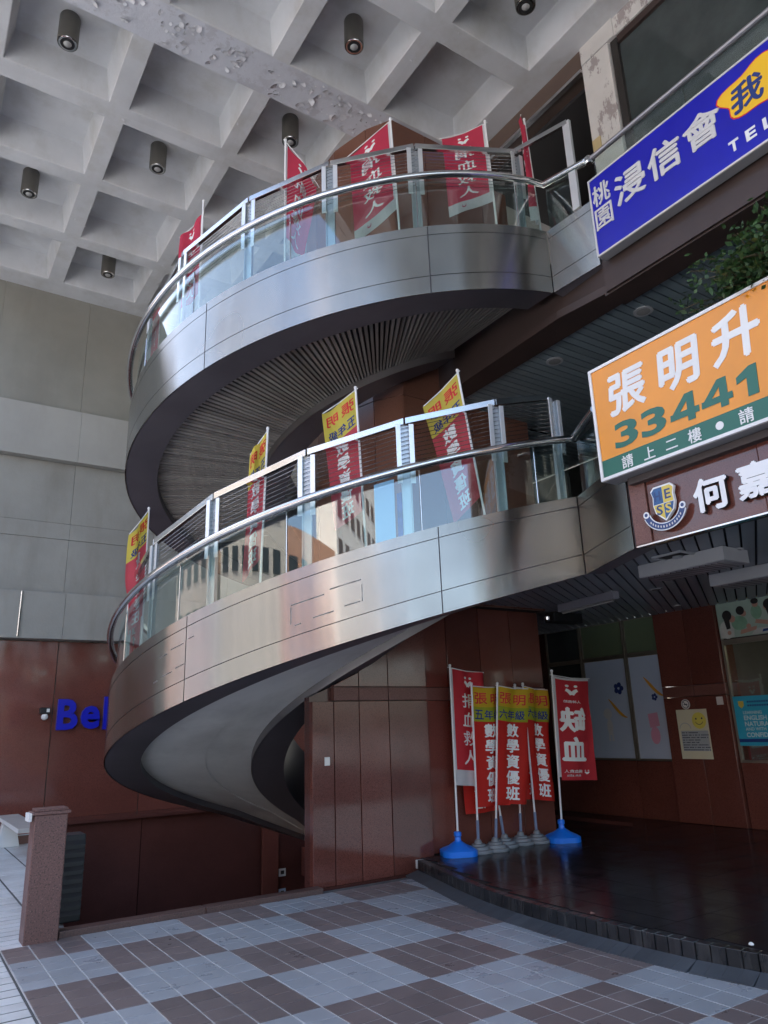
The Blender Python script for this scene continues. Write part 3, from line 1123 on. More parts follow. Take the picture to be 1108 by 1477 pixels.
    b.tube(pts + [tuple(v) for v in ext], 0.041, 12)
    b.build('handrail', 'steel_tube', root, smooth=True)
    # glass
    for a, c in zip(glassj, glassj[1:]):
        mk_helix('glass_panel', 'glass', root, tab, RO - 0.075, RO - 0.066, a + 0.12, c - 0.12, FH + 0.006, FH + 0.66, step=1.5)
    b = MB()
    gq = [P - nrm * 0.066, P.lerp(Q, 0.62) - nrm * 0.066, P.lerp(Q, 0.62) - nrm * 0.075, P - nrm * 0.075]
    b.hexa([(v.x, v.y, zb + FH + 0.004) for v in gq], [(v.x, v.y, zb + FH + 0.63) for v in gq])
    b.build('glass_panel', 'glass', root)
    for t in glassj[1:-1]:
        b = MB()
        for s_ in (-0.1, 0.1):
            pass
        A = cp(RO - 0.064, t, interp(tab, t) + FH + 0.01)
        b.tube([A, (A[0], A[1], A[2] + 0.63)], 0.005, 6)
        b.build('glass_edge_trim', 'steel_tube', root)
    return root


LOWER = flight(ZLOW, 'lower spiral stair flight clad in brushed stainless steel with smooth plaster underside', 'spiral stair flights',
               [-243, -201, -159, -117.5, -75.5, -33.5, 8.5, 35.0], -243, [-103, -85, -67, -49, -31, -12.5, 4.3, 21.0, 34.6], [-100, -79, -58, -37, -15.4, 6.2, 27, 35], False, (5.30, 3.99))
UPPER = flight(ZUP, 'upper spiral stair flight clad in brushed stainless steel with dark slatted underside', 'spiral stair flights',
               [-225, -200, -158, -116, -74, -32, 9.6, 35.0], -225, [-100, -82, -64, -43.5, -24.7, -7.8, 8.6, 31.5], [-100, -79, -57, -37, -15, 8.2, 29, 35], True, (5.83, 4.33))
for ta, tb, h in ((-14.2, -9.0, 0.50), (-8.2, -3.4, 0.53), (-13.6, -12.6, 0.30), (-10.8, -7.6, 0.315), (-6.0, -3.6, 0.33), (-40.2, -38.0, 0.55), (-37.2, -34.0, 0.57), (-33.0, -31.8, 0.59), (-41.5, -40.3, 0.33), (-39.2, -36.6, 0.345), (-35.8, -33.8, 0.36)):
    mk_helix('residue_strip', 'residue', LOWER, ZLOW, RO - 0.001, RO + 0.0012, ta, tb, h, h + 0.012, step=1.0)
for t_ in (-14.3, -3.4):
    mk_helix('residue_strip', 'residue', LOWER, ZLOW, RO - 0.001, RO + 0.0012, t_, t_ + 0.16, 0.33, 0.49, step=1.0)
# last post and short rail piece of the upper flight beside the facade
b = MB()
ex = Vector((5.80, 4.52, 7.2))
b.box(5.79, 5.83, 4.47, 4.57, 7.21, 8.44)
b.build('end_post', 'post_white', UPPER, bevel=0.003)
b = MB()
pa = Vector(cp(3.45, 31.5, 8.40))
b.hexa([(pa.x - 0.02, pa.y, 8.38), (5.79, 4.5, 8.40), (5.83, 4.5, 8.40), (pa.x + 0.02, pa.y, 8.38)], [(pa.x - 0.02, pa.y, 8.44), (5.79, 4.5, 8.46), (5.83, 4.5, 8.46), (pa.x + 0.02, pa.y, 8.44)])
b.build('top_rail', 'steel_tube', UPPER)
b = MB()
b.hexa([(5.50, 4.38, 5.06), (5.62, 4.38, 5.06), (5.62, 4.44, 5.06), (5.50, 4.44, 5.06)], [(5.50, 4.38, 5.12), (5.62, 4.38, 5.12), (5.62, 4.44, 5.12), (5.50, 4.44, 5.12)])

# ------------------------------------------------------------------ stair core
core = thing('stair_core', (5.6, 8.6, 0), 'brown panelled shaft rising through the middle of the spiral stair', 'shaft')
CP = [(7.68, 7.60), (5.40, 7.60), (5.10, 7.90), (4.88, 8.42), (4.80, 9.0), (4.95, 9.6), (5.40, 10.05), (7.68, 10.05)]
b = MB()
b.prism([(7.64, 7.66), (5.43, 7.66), (5.15, 7.94), (4.94, 8.44), (4.86, 9.0), (5.0, 9.56), (5.43, 9.99), (7.64, 9.99)], -3.0, 3.13)
b.prism([(7.64, 7.48), (5.36, 7.48), (5.14, 7.84), (4.96, 8.47), (4.97, 9.1), (5.06, 9.60), (5.43, 9.99), (7.64, 9.99)], 3.14, CZ + 0.3)
b.build('shaft_wall', 'shadow_gap', core)


def wall_panel(p, q, z0, z1, m, parent, name='cladding_panel', th=0.05, gap=0.006):
    p, q = Vector((*p, 0)), Vector((*q, 0))
    d_ = (q - p).normalized()
    n_ = Vector((-d_.y, d_.x, 0))
    p, q = p + d_ * gap, q - d_ * gap
    b_ = MB()
    q4 = [p, q, q + n_ * th, p + n_ * th]
    b_.hexa([(v.x, v.y, z0 + 0.003) for v in q4], [(v.x, v.y, z1 - 0.003) for v in q4])
    return b_.build(name, m, parent, bevel=0.004)


segs = []
flat = [5.40, 5.97, 6.54, 7.11, 7.68]
for a, c in zip(flat, flat[1:]):
    segs.append(((a, 7.60), (c, 7.60)))
segs += [((7.68, 7.60), (7.68, 8.42)), ((7.68, 8.42), (7.68, 9.24)), ((7.68, 9.24), (7.68, 10.05))]
rounds = [(5.33, 7.42), (5.09, 7.80), (4.90, 8.45), (4.91, 9.1), (5.0, 9.65), (5.40, 10.05)]
for z0, z1, mm in ((0.15, 1.92, 'granite'), (1.92, 2.08, 'granite_band'), (2.08, 3.14, 'granite'), (3.14, 3.6, 'core_panel'), (3.6, 6.0, 'core_panel'), (6.0, 8.4, 'core_panel'), (8.4, CZ + 0.49, 'core_panel')):
    dy = 7.42 if z0 >= 3.1 else 7.60
    for (a, c) in segs:
        a, c = [(p[0] if p[0] > 5.41 or z0 < 3.1 else 5.33, dy if p[1] == 7.60 else p[1]) for p in (a, c)]
        wall_panel(a, c, z0, z1, mm, core, 'granite_band' if mm == 'granite_band' else 'cladding_panel')
    if z1 > 3.2:
        for a, c in zip(rounds, rounds[1:]):
            wall_panel(c, a, z0, z1, mm, core)
# ground level granite infill wall below the spiral
inf = thing('granite_infill_wall', (4.8, 7.55, 0), 'brown polished granite panel wall standing under the spiral stair', 'wall')
jx = [3.95, 4.23, 4.57, 4.985, 5.56]


def soffit_in(x):
    return interp([(3.95, 1.98), (4.23, 2.10), (4.57, 2.25), (4.9, 2.42), (4.985, 3.2), (6, 3.2)], x)


for a, c in zip(jx, jx[1:]):
    def seg(z0l, z0r, z1l, z1r, m, nm):
        b_ = MB()
        b_.hexa([(a + 0.005, 7.52, z0l), (c - 0.005, 7.52, z0r), (c - 0.005, 7.60, z0r), (a + 0.005, 7.60, z0l)], [(a + 0.005, 7.52, z1l), (c - 0.005, 7.52, z1r), (c - 0.005, 7.60, z1r), (a + 0.005, 7.60, z1l)])
        b_.build(nm, m, inf, bevel=0.004)
    zt = (soffit_in(a), soffit_in(c - 0.01))
    seg(0.0, 0.0, min(1.915, zt[0]), min(1.915, zt[1]), 'granite', 'cladding_panel')
    if zt[0] > 2.05:
        seg(1.925, 1.925, 2.075, 2.075, 'granite_band', 'granite_band')
        seg(2.085, 2.085, max(2.09, zt[0]), zt[1], 'granite', 'cladding_panel')
b = MB()
b.hexa([(3.955, 7.60, -2.9), (5.55, 7.60, -2.9), (5.55, 7.72, -2.9), (3.955, 7.72, -2.9)], [(3.955, 7.60, 1.97), (5.55, 7.60, 2.6), (5.55, 7.72, 2.6), (3.955, 7.72, 1.97)])
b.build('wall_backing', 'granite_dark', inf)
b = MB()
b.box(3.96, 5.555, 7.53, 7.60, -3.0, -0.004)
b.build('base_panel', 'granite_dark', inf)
t = thing('switch_plate', (4.14, 7.51, 1.27), 'small cream switch plate at head height on the granite under the stair', 'switch plate')
b = MB()
b.box(4.10, 4.165, 7.508, 7.518, 1.225, 1.315)
b.build('plate', 'white_plastic', t, bevel=0.003)
t = thing('wall_socket', (5.33, 7.51, 0.1), 'cream socket box low on the granite beside the platform kerb', 'socket')
b = MB()
b.box(5.28, 5.40, 7.49, 7.518, 0.045, 0.135)
b.build('cover', 'white_plastic', t, bevel=0.004)
b = MB()
b.box(5.295, 5.315, 7.482, 7.489, 0.06, 0.12)
b.build('slot', 'shadow_gap', t)
b = MB()
b.box(5.405, 5.45, 7.50, 7.518, 0.03, 0.07)
b.build('clip', 'white_plastic', t)

# ------------------------------------------------------------------ the commercial building on the right
FX2, FX3, BWX = 5.30, 5.85, 9.85
bd = thing('commercial_building', (7.5, 2, 0), 'shop building on the right with dark slatted ceilings over its walkways', 'building')
b = MB()
b.prism([(FX2 + 0.12, 3.96), (FX2 + 0.12, -5), (BWX, -5), (BWX, 10.1), (7.7, 10.1), (7.7, 7.58), (5.9, 7.58), (5.86, 5.1)], 3.215, 3.85)
b.build('floor_slab', 'underside', bd)
b = MB()
b.prism([(FX3 + 0.06, 4.33), (FX3 + 0.06, -5), (BWX, -5), (BWX, 10.1), (7.7, 10.1), (7.7, 7.58), (5.98, 7.58), (5.95, 5.0)], 6.13, 6.9)
b.build('floor_slab', 'dark_brown', bd)
# slatted soffit over the ground floor (slats run obliquely) and over the first floor
d30 = (math.cos(R(30.5)), math.sin(R(30.5)))
nn = (-d30[1], d30[0])
area = [(FX2 + 0.30, 3.93), (FX2 + 0.30, -2.6), (BWX - 0.02, -2.6), (BWX - 0.02, 9.78), (5.82, 9.78), (5.82, 5.10)]
area = area[::-1] if sum((area[i][0] * area[(i + 1) % 6][1] - area[(i + 1) % 6][0] * area[i][1]) for i in range(6)) < 0 else area
sf1 = MB()
sf1.prism([(FX2 + 0.30, 3.93), (FX2 + 0.30, -5), (BWX - 0.02, -5), (BWX - 0.02, 9.78), (7.7, 9.78), (7.7, 7.58), (5.86, 7.58), (5.86, 5.12)], 3.195, 3.21)
soff1 = sf1.build('soffit', 'shadow_gap', bd)
cmin, cmax = min(p[0] * nn[0] + p[1] * nn[1] for p in area), max(p[0] * nn[0] + p[1] * nn[1] for p in area)
c = cmin
while c < cmax:
    pg = clip(area, nn, c + 0.105)
    pg = clip(pg, (-nn[0], -nn[1]), -c) if pg else pg
    cut = [pg]
    if pg and len(pg) >= 3:
        cut = [clip(pg, (0, 1), 7.57), clip(clip(pg, (0, -1), -7.575), (-1, 0), -7.70)]
    for pg in cut:
        if not pg or len(pg) < 3:
            continue
        b = MB()
        b.prism(pg, 3.165, 3.190)
        b.build('soffit_slat', 'soffit_metal', soff1)
    c += 0.125
# the fascia return strip behind the granite spandrel
b = MB()
b.box(FX2 + 0.062, FX2 + 0.295, -5, 3.95, 3.10, 3.212)
b.build('beam_soffit', 'dark_brown', bd)
sf2 = MB()
sf2.prism([(FX3 + 0.36, 4.4), (FX3 + 0.36, -5), (BWX - 0.02, -5), (BWX - 0.02, 9.9), (7.7, 9.9), (7.7, 7.58), (FX3 + 0.36, 7.58)], 6.10, 6.125)
soff2 = sf2.build('soffit', 'shadow_gap', bd)
y = -1.2
while y < 9.8:
    b = MB()
    b.box(FX3 + 0.365 if y < 7.47 else 7.71, BWX - 0.025, y, min(y + 0.098, 7.57) if y < 7.57 else y + 0.098, 6.065, 6.095)
    b.build('soffit_slat', 'soffit_teal', soff2)
    y += 0.115
b = MB()
b.box(FX3 + 0.03, FX3 + 0.355, -5, 4.36, 6.0, 6.125)
b.build('edge_beam', 'dark_brown', bd)
b = MB()
b.box(FX3, FX3 + 0.05, -5, 4.32, 6.02, 6.9)
b.build('edge_fascia', 'dark_brown', bd)
b = MB()
b.prism([(5.80, 4.98), (5.88, 4.34), (6.2, 4.34), (6.2, 7.58), (5.9, 7.58)], 6.03, 6.125)
b.build('edge_beam', 'dark_brown', bd)
# granite spandrel that carries the school name
yp = 3.95
for k, wd in enumerate((0.17, 1.02, 1.02, 1.02, 1.02, 1.02, 1.02)):
    b = MB()
    b.box(FX2 - (0.02 if k == 0 else 0.0), FX2 + 0.06, yp - wd + 0.004, yp, 3.06, 3.66)
    b.build('spandrel_panel', 'granite_band' if k == 0 else 'granite', bd, bevel=0.004)
    yp -= wd
b = MB()
b.box(FX2 - 0.012, FX2 + 0.06, -3, 3.95, 3.045, 3.058)
b.build('drip_trim', 'steel_tube', bd)
b = MB()
b.box(FX2 + 0.0, FX2 + 0.06, -5, 3.95, 3.665, 4.0)
b.build('parapet', 'dark_brown', bd)
# ground floor wall: granite plinth, windows, column
for y0, y1 in ((9.7, 8.8), (8.8, 7.9), (7.9, 7.22)):
    b = MB()
    b.box(BWX, BWX + 0.2, y1 + 0.004, y0 - 0.004, 0.15, 0.985)
    b.build('plinth_panel', 'granite', bd, bevel=0.004)
for y0, y1 in ((6.16, 5.1), (5.1, 4.0), (4.0, 2.9), (2.9, 1.8)):
    b = MB()
    b.box(BWX, BWX + 0.2, y1 + 0.004, y0 - 0.004, 0.15, 0.985)
    b.build('plinth_panel', 'granite', bd, bevel=0.004)
for z0, z1, mm in ((0.15, 1.90, 'granite'), (1.90, 2.06, 'granite_band'), (2.06, 3.19, 'granite')):
    for y0, y1 in ((7.215, 6.68), (6.68, 6.17)):
        b = MB()
        b.box(BWX - 0.06, BWX + 0.3, y1 + 0.004, y0 - 0.004, z0 + 0.003, z1 - 0.003)
        b.build('column_panel', mm, bd, bevel=0.004)


def window(y0, y1, z0, z1, zt, pane_lo, pane_hi, x=BWX + 0.05):
    wdo = obj('window', None, bd, loc=(x, (y0 + y1) / 2, z0))
    wdo.empty_display_size = 0.1
    fr = MB()
    f_ = 0.03
    fr.box(x - 0.05, x, y1, y1 + f_, z0, z1)
    fr.box(x - 0.05, x, y0 - f_, y0, z0, z1)
    fr.box(x - 0.048, x, y1 + f_, y0 - f_, z0, z0 + f_)
    fr.box(x - 0.048, x, y1 + f_, y0 - f_, z1 - f_, z1)
    fr.box(x - 0.045, x, y1 + f_, y0 - f_, zt - 0.035, zt + 0.035)
    fr.build('frame', 'frame_metal', wdo)
    b_ = MB()
    b_.box(x - 0.022, x - 0.012, y1 + f_, y0 - f_, z0 + f_, zt - 0.035)
    b_.build('pane', pane_lo, wdo)
    b_ = MB()
    b_.box(x - 0.022, x - 0.012, y1 + f_, y0 - f_, zt + 0.035, z1 - f_)
    b_.build('pane', pane_hi, wdo)
    return wdo


window(9.61, 8.80, 0.99, 3.19, 2.60, 'pane_dark', 'pane_smoke')
window(8.79, 7.88, 0.99, 3.19, 2.60, 'film_blue', 'frosted_green')
window(7.87, 7.22, 0.99, 3.19, 2.60, 'film_blue', 'frosted_green')
wr = window(6.16, 3.9, 0.99, 3.19, 2.62, 'glass', 'frame_dark')
b = MB()
b.box(BWX - 0.004, BWX + 0.2, 1.8, 3.9, 0.99, 3.19)
b.build('wall_panel', 'granite', bd)
b = MB()
b.box(7.66, BWX + 0.2, 9.80, 9.95, 0.0, 6.1)
b.box(BWX, BWX + 0.19, 9.615, 9.795, 0.15, 3.19)
b.build('return_wall', 'granite_dark', bd)
b = MB()
b.box(BWX + 0.058, BWX + 0.19, 7.23, 9.60, 0.90, 1.03)
b.box(BWX + 0.06, BWX + 0.19, 1.8, 9.60, 0.0, 0.2)
b.build('sill_backing', 'frame_dark', bd)
# stickers on the film
stk = [('sticker', 'white figure shaped sticker on the left blue window film', [disc(-8.38, 1.71, 0.085), disc(-8.36, 1.50, 0.06, ry=0.13), poly2([(-8.40, 1.40), (-8.38, 1.40), (-8.37, 1.28), (-8.41, 1.28)]), poly2([(-8.34, 1.40), (-8.31, 1.40), (-8.30, 1.28), (-8.34, 1.28)])], 'sticker_pale'),
       ('sticker', 'pink figure shaped sticker on the right blue window film', [poly2([(-7.60, 1.68), (-7.42, 1.70), (-7.40, 1.50), (-7.58, 1.47)]), disc(-7.50, 1.36, 0.085, ry=0.13)], 'sticker_pink')]
for y_, z_, lab in ((-8.16, 1.80, 'orange banana sticker low on the left blue window film'), (-7.42, 2.10, 'orange banana sticker high on the right blue window film')):
    pts = [(y_ - 0.17 + 0.34 * i / 8, z_ + 0.09 - 0.2 * i / 8 + 0.05 * math.cos(i / 8 * PI) - 0.04 * math.sin(i / 8 * PI)) for i in range(9)]
    stk.append(('sticker', lab, [stroke(pts, [0.015, 0.03, 0.045, 0.05, 0.05, 0.05, 0.045, 0.03, 0.015])], 'banana'))
for y_, z_, r_, lab in ((-8.10, 2.10, 0.042, 'dark green flower sticker, larger, on the left blue window film'), (-7.43, 1.93, 0.024, 'dark green flower sticker, smaller, on the right blue window film')):
    stk.append(('sticker', lab, [disc(y_ + r_ * 1.4 * math.cos(k * 1.2566), z_ + r_ * 1.4 * math.sin(k * 1.2566), r_, 10) for k in range(5)], 'print_navy'))
for nm, lab, shp, mm in stk:
    b = MB()
    for q_, (vs, fs) in enumerate(shp):
        flat2d(b, vs, fs, planeX(BWX + 0.026), 0.0008 + 0.0004 * q_)
    tag(b.build(nm, mm), lab, 'sticker', 'window film stickers')
# interior seen through the right window
ir = MB()
ir.box(BWX + 3.0, BWX + 3.1, 1.0, 7.2, 0.15, 3.4)
ir.build('interior_wall', 'interior_yellow', bd)
ir = MB()
ir.box(BWX + 0.31, BWX + 3.0, 7.1, 7.2, 0.15, 3.4)
ir.build('interior_wall', 'interior_grey', bd)
ir = MB()
ir.box(BWX + 0.31, BWX + 3.0, 1.0, 7.1, 3.2, 3.3)
ir.build('interior_ceiling', 'interior_yellow', bd)
ir = MB()
ir.box(BWX + 0.31, BWX + 3.0, 1.0, 7.1, 0.1, 0.15)
ir.build('interior_floor', 'interior_dark', bd)
ir = MB()
ir.box(BWX + 1.9, BWX + 2.3, 4.0, 5.2, 0.15, 2.1)
t = ir.build('cupboard', 'interior_dark', bevel=0.01)
tag(t, 'dark cupboard inside the lit room behind the right window', 'cupboard')
ir = MB()
ir.box(BWX + 2.4, BWX + 2.8, 5.3, 6.4, 0.15, 1.7)
t = ir.build('bookshelf', 'interior_wood', bevel=0.01)
tag(t, 'brown wooden bookshelf inside the lit room behind the right window', 'bookshelf')
ir = thing('tube_lamp', (BWX + 1.6, 5.3, 3.1), 'lit yellowish tube lamp on the ceiling inside the right window', 'lamp')
b = MB()
b.box(BWX + 1.55, BWX + 1.70, 4.5, 6.0, 3.15, 3.195)
b.build('housing', 'white_plastic', ir)
b = MB()
b.tube([(BWX + 1.62, 4.55, 3.12), (BWX + 1.62, 5.95, 3.12)], 0.02, 8)
b.build('tube', 'tube_light', ir)
# first floor back wall and second floor wall
b = MB()
b.box(BWX, BWX + 0.2, -5, 10.0, 3.86, 6.06)
b.build('upper_wall', 'pane_dark', bd)
for y in (6.6, 5.4, 4.2, 3.0, 1.8):
    b = MB()
    b.box(BWX - 0.03, BWX - 0.002, y, y + 0.06, 3.86, 6.06)
    b.build('mullion', 'frame_dark', bd)
# third storey: column, header, shopfront glazing, recessed dark entrance
XC = 6.95
col3 = obj('column', None, bd, loc=(XC, 4.8, 6.9))
col3.empty_display_size = 0.1
b = MB()
b.box(XC - 0.02, XC + 0.4, 4.56, 5.01, 6.9, 10.40)
b.build('shaft', 'old_paint', col3, bevel=0.006)
b = MB()
b.box(XC - 0.025, XC + 0.4, 4.45, 5.012, 10.412, CZ - 0.002)
b.build('cap_block', 'old_paint', col3, bevel=0.006)
b = MB()
b.box(XC, XC + 0.25, 5.015, 7.6, 10.36, CZ - 0.002)
b.build('header', 'header_brown', bd)
b = MB()
b.box(XC - 0.05, XC + 0.02, 5.015, 7.6, 10.30, 10.355)
b.build('door_track', 'steel_tube', bd)
b = MB()
b.box(XC + 0.0, XC + 0.3, -5, 4.448, 10.42, CZ - 0.002)
b.build('header', 'old_paint', bd)
for z0, z1, y0, y1, mm in ((6.9, 10.40, 4.44, 4.54, 'frame_dark'), (10.30, 10.41, -5, 4.43, 'dark_brown'), (6.9, 7.05, -5, 4.43, 'frame_dark')):
    b = MB()
    b.box(XC + 0.02, XC + 0.14, y0, y1, z0, z1)
    b.build('window_frame', mm, bd)
for y0, y1 in ((4.43, 2.2), (2.19, 0.0), (-0.01, -2.2)):
    b = MB()
    b.box(XC + 0.06, XC + 0.075, y1, y0, 7.06, 10.29)
    b.build('window_pane', 'pane_smoke', bd)
# recessed entrance
b = MB()
b.box(XC + 0.3, BWX + 0.2, 4.7, 4.78, 6.9, 10.36)
b.build('entrance_wall', 'interior_grey', bd)
b = MB()
b.box(XC + 2.3, XC + 2.4, 4.8, 7.6, 6.9, 10.36)
b.build('entrance_wall', 'interior_grey', bd)
b = MB()
b.box(XC + 0.25, XC + 2.3, 4.8, 7.6, 10.30, 10.36)
b.build('entrance_ceiling', 'interior_dark', bd)
# balustrade of the second floor gallery
hr = thing('gallery_railing', (FX3, 2.5, 6.9), 'steel handrail with pale green glass above the blue sign', 'railing')
b = MB()
b.tube([(FX3 - 0.02, 4.32, 7.72), (FX3 - 0.02, -3, 7.72)], 0.032, 10)
b.build('handrail', 'steel_dark', hr, smooth=True)
for y0, y1 in ((4.25, 3.1), (3.08, 1.9), (1.88, 0.7), (0.68, -0.5)):
    b = MB()
    b.box(FX3 + 0.0, FX3 + 0.012, y1, y0, 6.92, 7.69)
    b.build('glass_panel', 'glass', hr)
b = MB()
b.lathe((FX3 - 0.02, 4.30, 7.675), [(0.04, 0), (0.055, 0.02), (0.055, 0.07), (0.04, 0.09)], 12)
b.build('rail_joint', 'chrome', hr, smooth=True)
b = MB()
b.box(6.90, 6.925, 4.86, 4.99, 8.86, 9.08)
tag(b.build('tape_patch', 'tape', bevel=0.004), 'torn yellow tape patch low on the peeling white column', 'tape')

# ------------------------------------------------------------------ signs
# orange sign: local u = -Y, v = z
OX = 5.12
so = thing('shop_sign', (OX, 3, 3.7), 'orange lightbox sign with white brush characters and a green phone number', 'sign')
U0, U1, V0, V1 = -4.085, -1.0, 3.665, 4.765
b = MB()
b.box(OX, OX + 0.17, -U1, -U0, V0, V1)
b.build('case', 'sign_case', so, bevel=0.006)
F = planeX(OX)


def rect(mb, u0, u1, v0, v1, d, fn):
    mb.add([fn(u0, v0, d), fn(u1, v0, d), fn(u1, v1, d), fn(u0, v1, d)], [(0, 1, 2, 3)])


def plate(name, m, parent, u0, u1, v0, v1, d0, d1, fn):
    b_ = MB()
    extrude2d(b_, [(u0, v0), (u1, v0), (u1, v1), (u0, v1)], [(0, 1, 2, 3)], fn, d0, d1)
    return b_.build(name, m, parent)


plate('trim', 'sign_white', so, U0, U1, V0, V0 + 0.028, 0.001, 0.03, F)
plate('trim', 'sign_white', so, U0, U1, V1 - 0.028, V1, 0.001, 0.03, F)
plate('trim', 'sign_white', so, U0, U0 + 0.028, V0 + 0.029, V1 - 0.029, 0.001, 0.03, F)
plate('face', 'sign_orange', so, U0 + 0.029, U1, V0 + 0.190, V1 - 0.029, 0.001, 0.018, F)
plate('green_band', 'sign_green', so, U0 + 0.029, U1, V0 + 0.029, V0 + 0.189, 0.001, 0.018, F)


def letters(name, m, parent, items, fn, d0, d1=None, bold=0.02, shear=0):
    b_ = MB()
    for s_, u, v, h, wd in items:
        vs, fs = text2d(s_, u, v, h, wd, bold, shear)
        if d1 is None:
            flat2d(b_, vs, fs, fn, d0)
        else:
            extrude2d(b_, vs, fs, fn, d0, d1)
    return b_.build(name, m, parent)


for ch, u, v, h, wd in (('張', 0.39, 0.75, 0.37, 0.38), ('明', 0.915, 0.75, 0.38, 0.36), ('升', 1.43, 0.775, 0.40, 0.38)):
    letters('character', 'sign_white', so, [(ch, U0 + u, V0 + v, h, wd)], F, 0.019, 0.022, 0.035, 0.08)
for u in (0.91, 1.20):
    b = MB()
    uu, vv = U0 + u, V0 + 0.362
    flat2d(b, *poly2([(uu + 0.02, vv - 0.12), (uu + 0.088, vv - 0.12), (uu + 0.098, vv + 0.12), (uu + 0.03, vv + 0.12)]), F, 0.0215)
    flat2d(b, *poly2([(uu - 0.14, vv - 0.075), (uu + 0.13, vv - 0.075), (uu + 0.132, vv - 0.02), (uu - 0.135, vv - 0.02)]), F, 0.0218)
    flat2d(b, *poly2([(uu - 0.14, vv - 0.05), (uu - 0.07, vv - 0.05), (uu + 0.09, vv + 0.12), (uu + 0.02, vv + 0.12)]), F, 0.0221)
    b.build('number', 'sign_green', so)
for k, (ch, u) in enumerate((('3', 0.325), ('3', 0.61))):
    letters('number', 'sign_green', so, [(ch, U0 + u, V0 + 0.362, 0.24, 0.25)], F, 0.0215, None, 0.012 if ch == '4' else 0.03, 0.05)
for ch, u, h, wd in (('請', 0.30, 0.115, None), ('上', 0.525, 0.105, None), ('二', 0.745, 0.075, 0.11), ('樓', 0.96, 0.115, None), ('請', 1.40, 0.115, None)):
    letters('band_text', 'sign_white', so, [(ch, U0 + u, V0 + 0.105, h, wd)], F, 0.019, 0.021, 0.012)
b = MB()
extrude2d(b, *poly2([(U0 + 1.445, V0 + 0.242), (U0 + 1.53, V0 + 0.242), (U0 + 1.545, V0 + 0.482), (U0 + 1.485, V0 + 0.482), (U0 + 1.375, V0 + 0.425), (U0 + 1.372, V0 + 0.37), (U0 + 1.455, V0 + 0.395)]), F, 0.019, 0.023)
b.build('number', 'sign_green', so)
b = MB()
vs, fs = disc(U0 + 1.18, V0 + 0.105, 0.034, 18)
extrude2d(b, vs, fs, F, 0.019, 0.021)
b.build('dot', 'sign_white', so)
b = MB()
b.box(OX + 0.10, OX + 0.28, -2, 3.9, 3.60, 3.66)
b.build('bracket', 'sign_shadow', so)

# blue sign
BX = 5.70
sb = thing('church_sign', (BX, 3, 6.4), 'long blue sign with silver characters under the glazed gallery', 'sign')
u0, u1, v0, v1 = -4.245, -1.3, 6.345, 7.32
Fb = planeX(BX)
b = MB()
b.box(BX, BX + 0.12, -u1, -u0, v0, v1)
b.build('case', 'sign_case', sb, bevel=0.006)
plate('trim', 'sign_silver', sb, u0, u1, v0, v0 + 0.02, 0.001, 0.016, Fb)
plate('trim', 'sign_silver', sb, u0, u1, v1 - 0.02, v1, 0.001, 0.016, Fb)
plate('trim', 'sign_silver', sb, u0, u0 + 0.02, v0 + 0.021, v1 - 0.021, 0.001, 0.016, Fb)
plate('face', 'sign_blue', sb, u0 + 0.021, u1, v0 + 0.021, v1 - 0.021, 0.001, 0.010, Fb)
for ch, u, v, h, wd, bo in (('桃', 0.155, 0.715, 0.25, 0.22, 0.014), ('園', 0.155, 0.425, 0.25, 0.22, 0.010), ('浸', 0.51, 0.575, 0.35, 0.36, 0.024), ('信', 0.925, 0.57, 0.35, 0.36, 0.024), ('會', 1.345, 0.575, 0.35, 0.38, 0.022)):
    letters('character', 'sign_silver', sb, [(ch, u0 + u, v0 + v, h, wd)], Fb, 0.011, 0.020, bo)
bo_ = []
for k in range(40):
    a = 2 * PI * k / 40
    r_ = 1 + 0.12 * math.sin(5 * a + 0.6) + 0.06 * math.sin(3 * a)
    bo_.append((u0 + 1.93 + 0.37 * r_ * math.cos(a), v0 + 0.62 + 0.23 * r_ * math.sin(a)))
b = MB()
vs, fs = poly2([(u0 + 1.93 + (p[0] - u0 - 1.93) * 1.035, v0 + 0.62 + (p[1] - v0 - 0.62) * 1.045) for p in bo_])
extrude2d(b, vs, fs, Fb, 0.0105, 0.012)
b.build('cloud_outline', 'print_red', sb)
b = MB()
vs, fs = poly2(bo_)
extrude2d(b, vs, fs, Fb, 0.0125, 0.014)
b.build('cloud_patch', 'sign_yellow', sb)
letters('character', 'print_navy', sb, [('我', u0 + 1.80, v0 + 0.60, 0.28, 0.29)], Fb, 0.0145, 0.018, 0.025, 0.1)
b = MB()
for q in ([(u0 + 2.0, v0 + 0.52), (u0 + 2.06, v0 + 0.61), (u0 + 2.13, v0 + 0.64)], [(u0 + 2.06, v0 + 0.61), (u0 + 2.07, v0 + 0.69)]):
    vs, fs = stroke(q, 0.035)
    flat2d(b, vs, fs, Fb, 0.0146)
b.build('cloud_drawing', 'print_navy', sb)
for k, ch in enumerate('TEL'):
    letters('letter', 'sign_white', sb, [(ch, u0 + 1.60 + 0.16 * k, v0 + 0.18, 0.115, 0.095)], Fb, 0.011, 0.016, 0.03, 0.0)

# school name: crest and raised characters
cr = thing('school_crest', (FX2, 3.5, 3.35), 'shield crest in blue and yellow quarters lettered HESS on the granite spandrel', 'crest')
Fc = planeX(FX2)
cu, cv = -3.596, 3.352
S_ = 0.152
shield = [(-0.72, 0.80), (-0.52, 1.0), (0.52, 1.0), (0.72, 0.80), (0.62, 0.45), (0.66, 0.0), (0.55, -0.45), (0.0, -0.95), (-0.55, -0.45), (-0.66, 0.0), (-0.62, 0.45)]


def sc_(pts, k=1.0):
    return [(cu + p[0] * S_ * k, cv + p[1] * S_ * k) for p in pts]


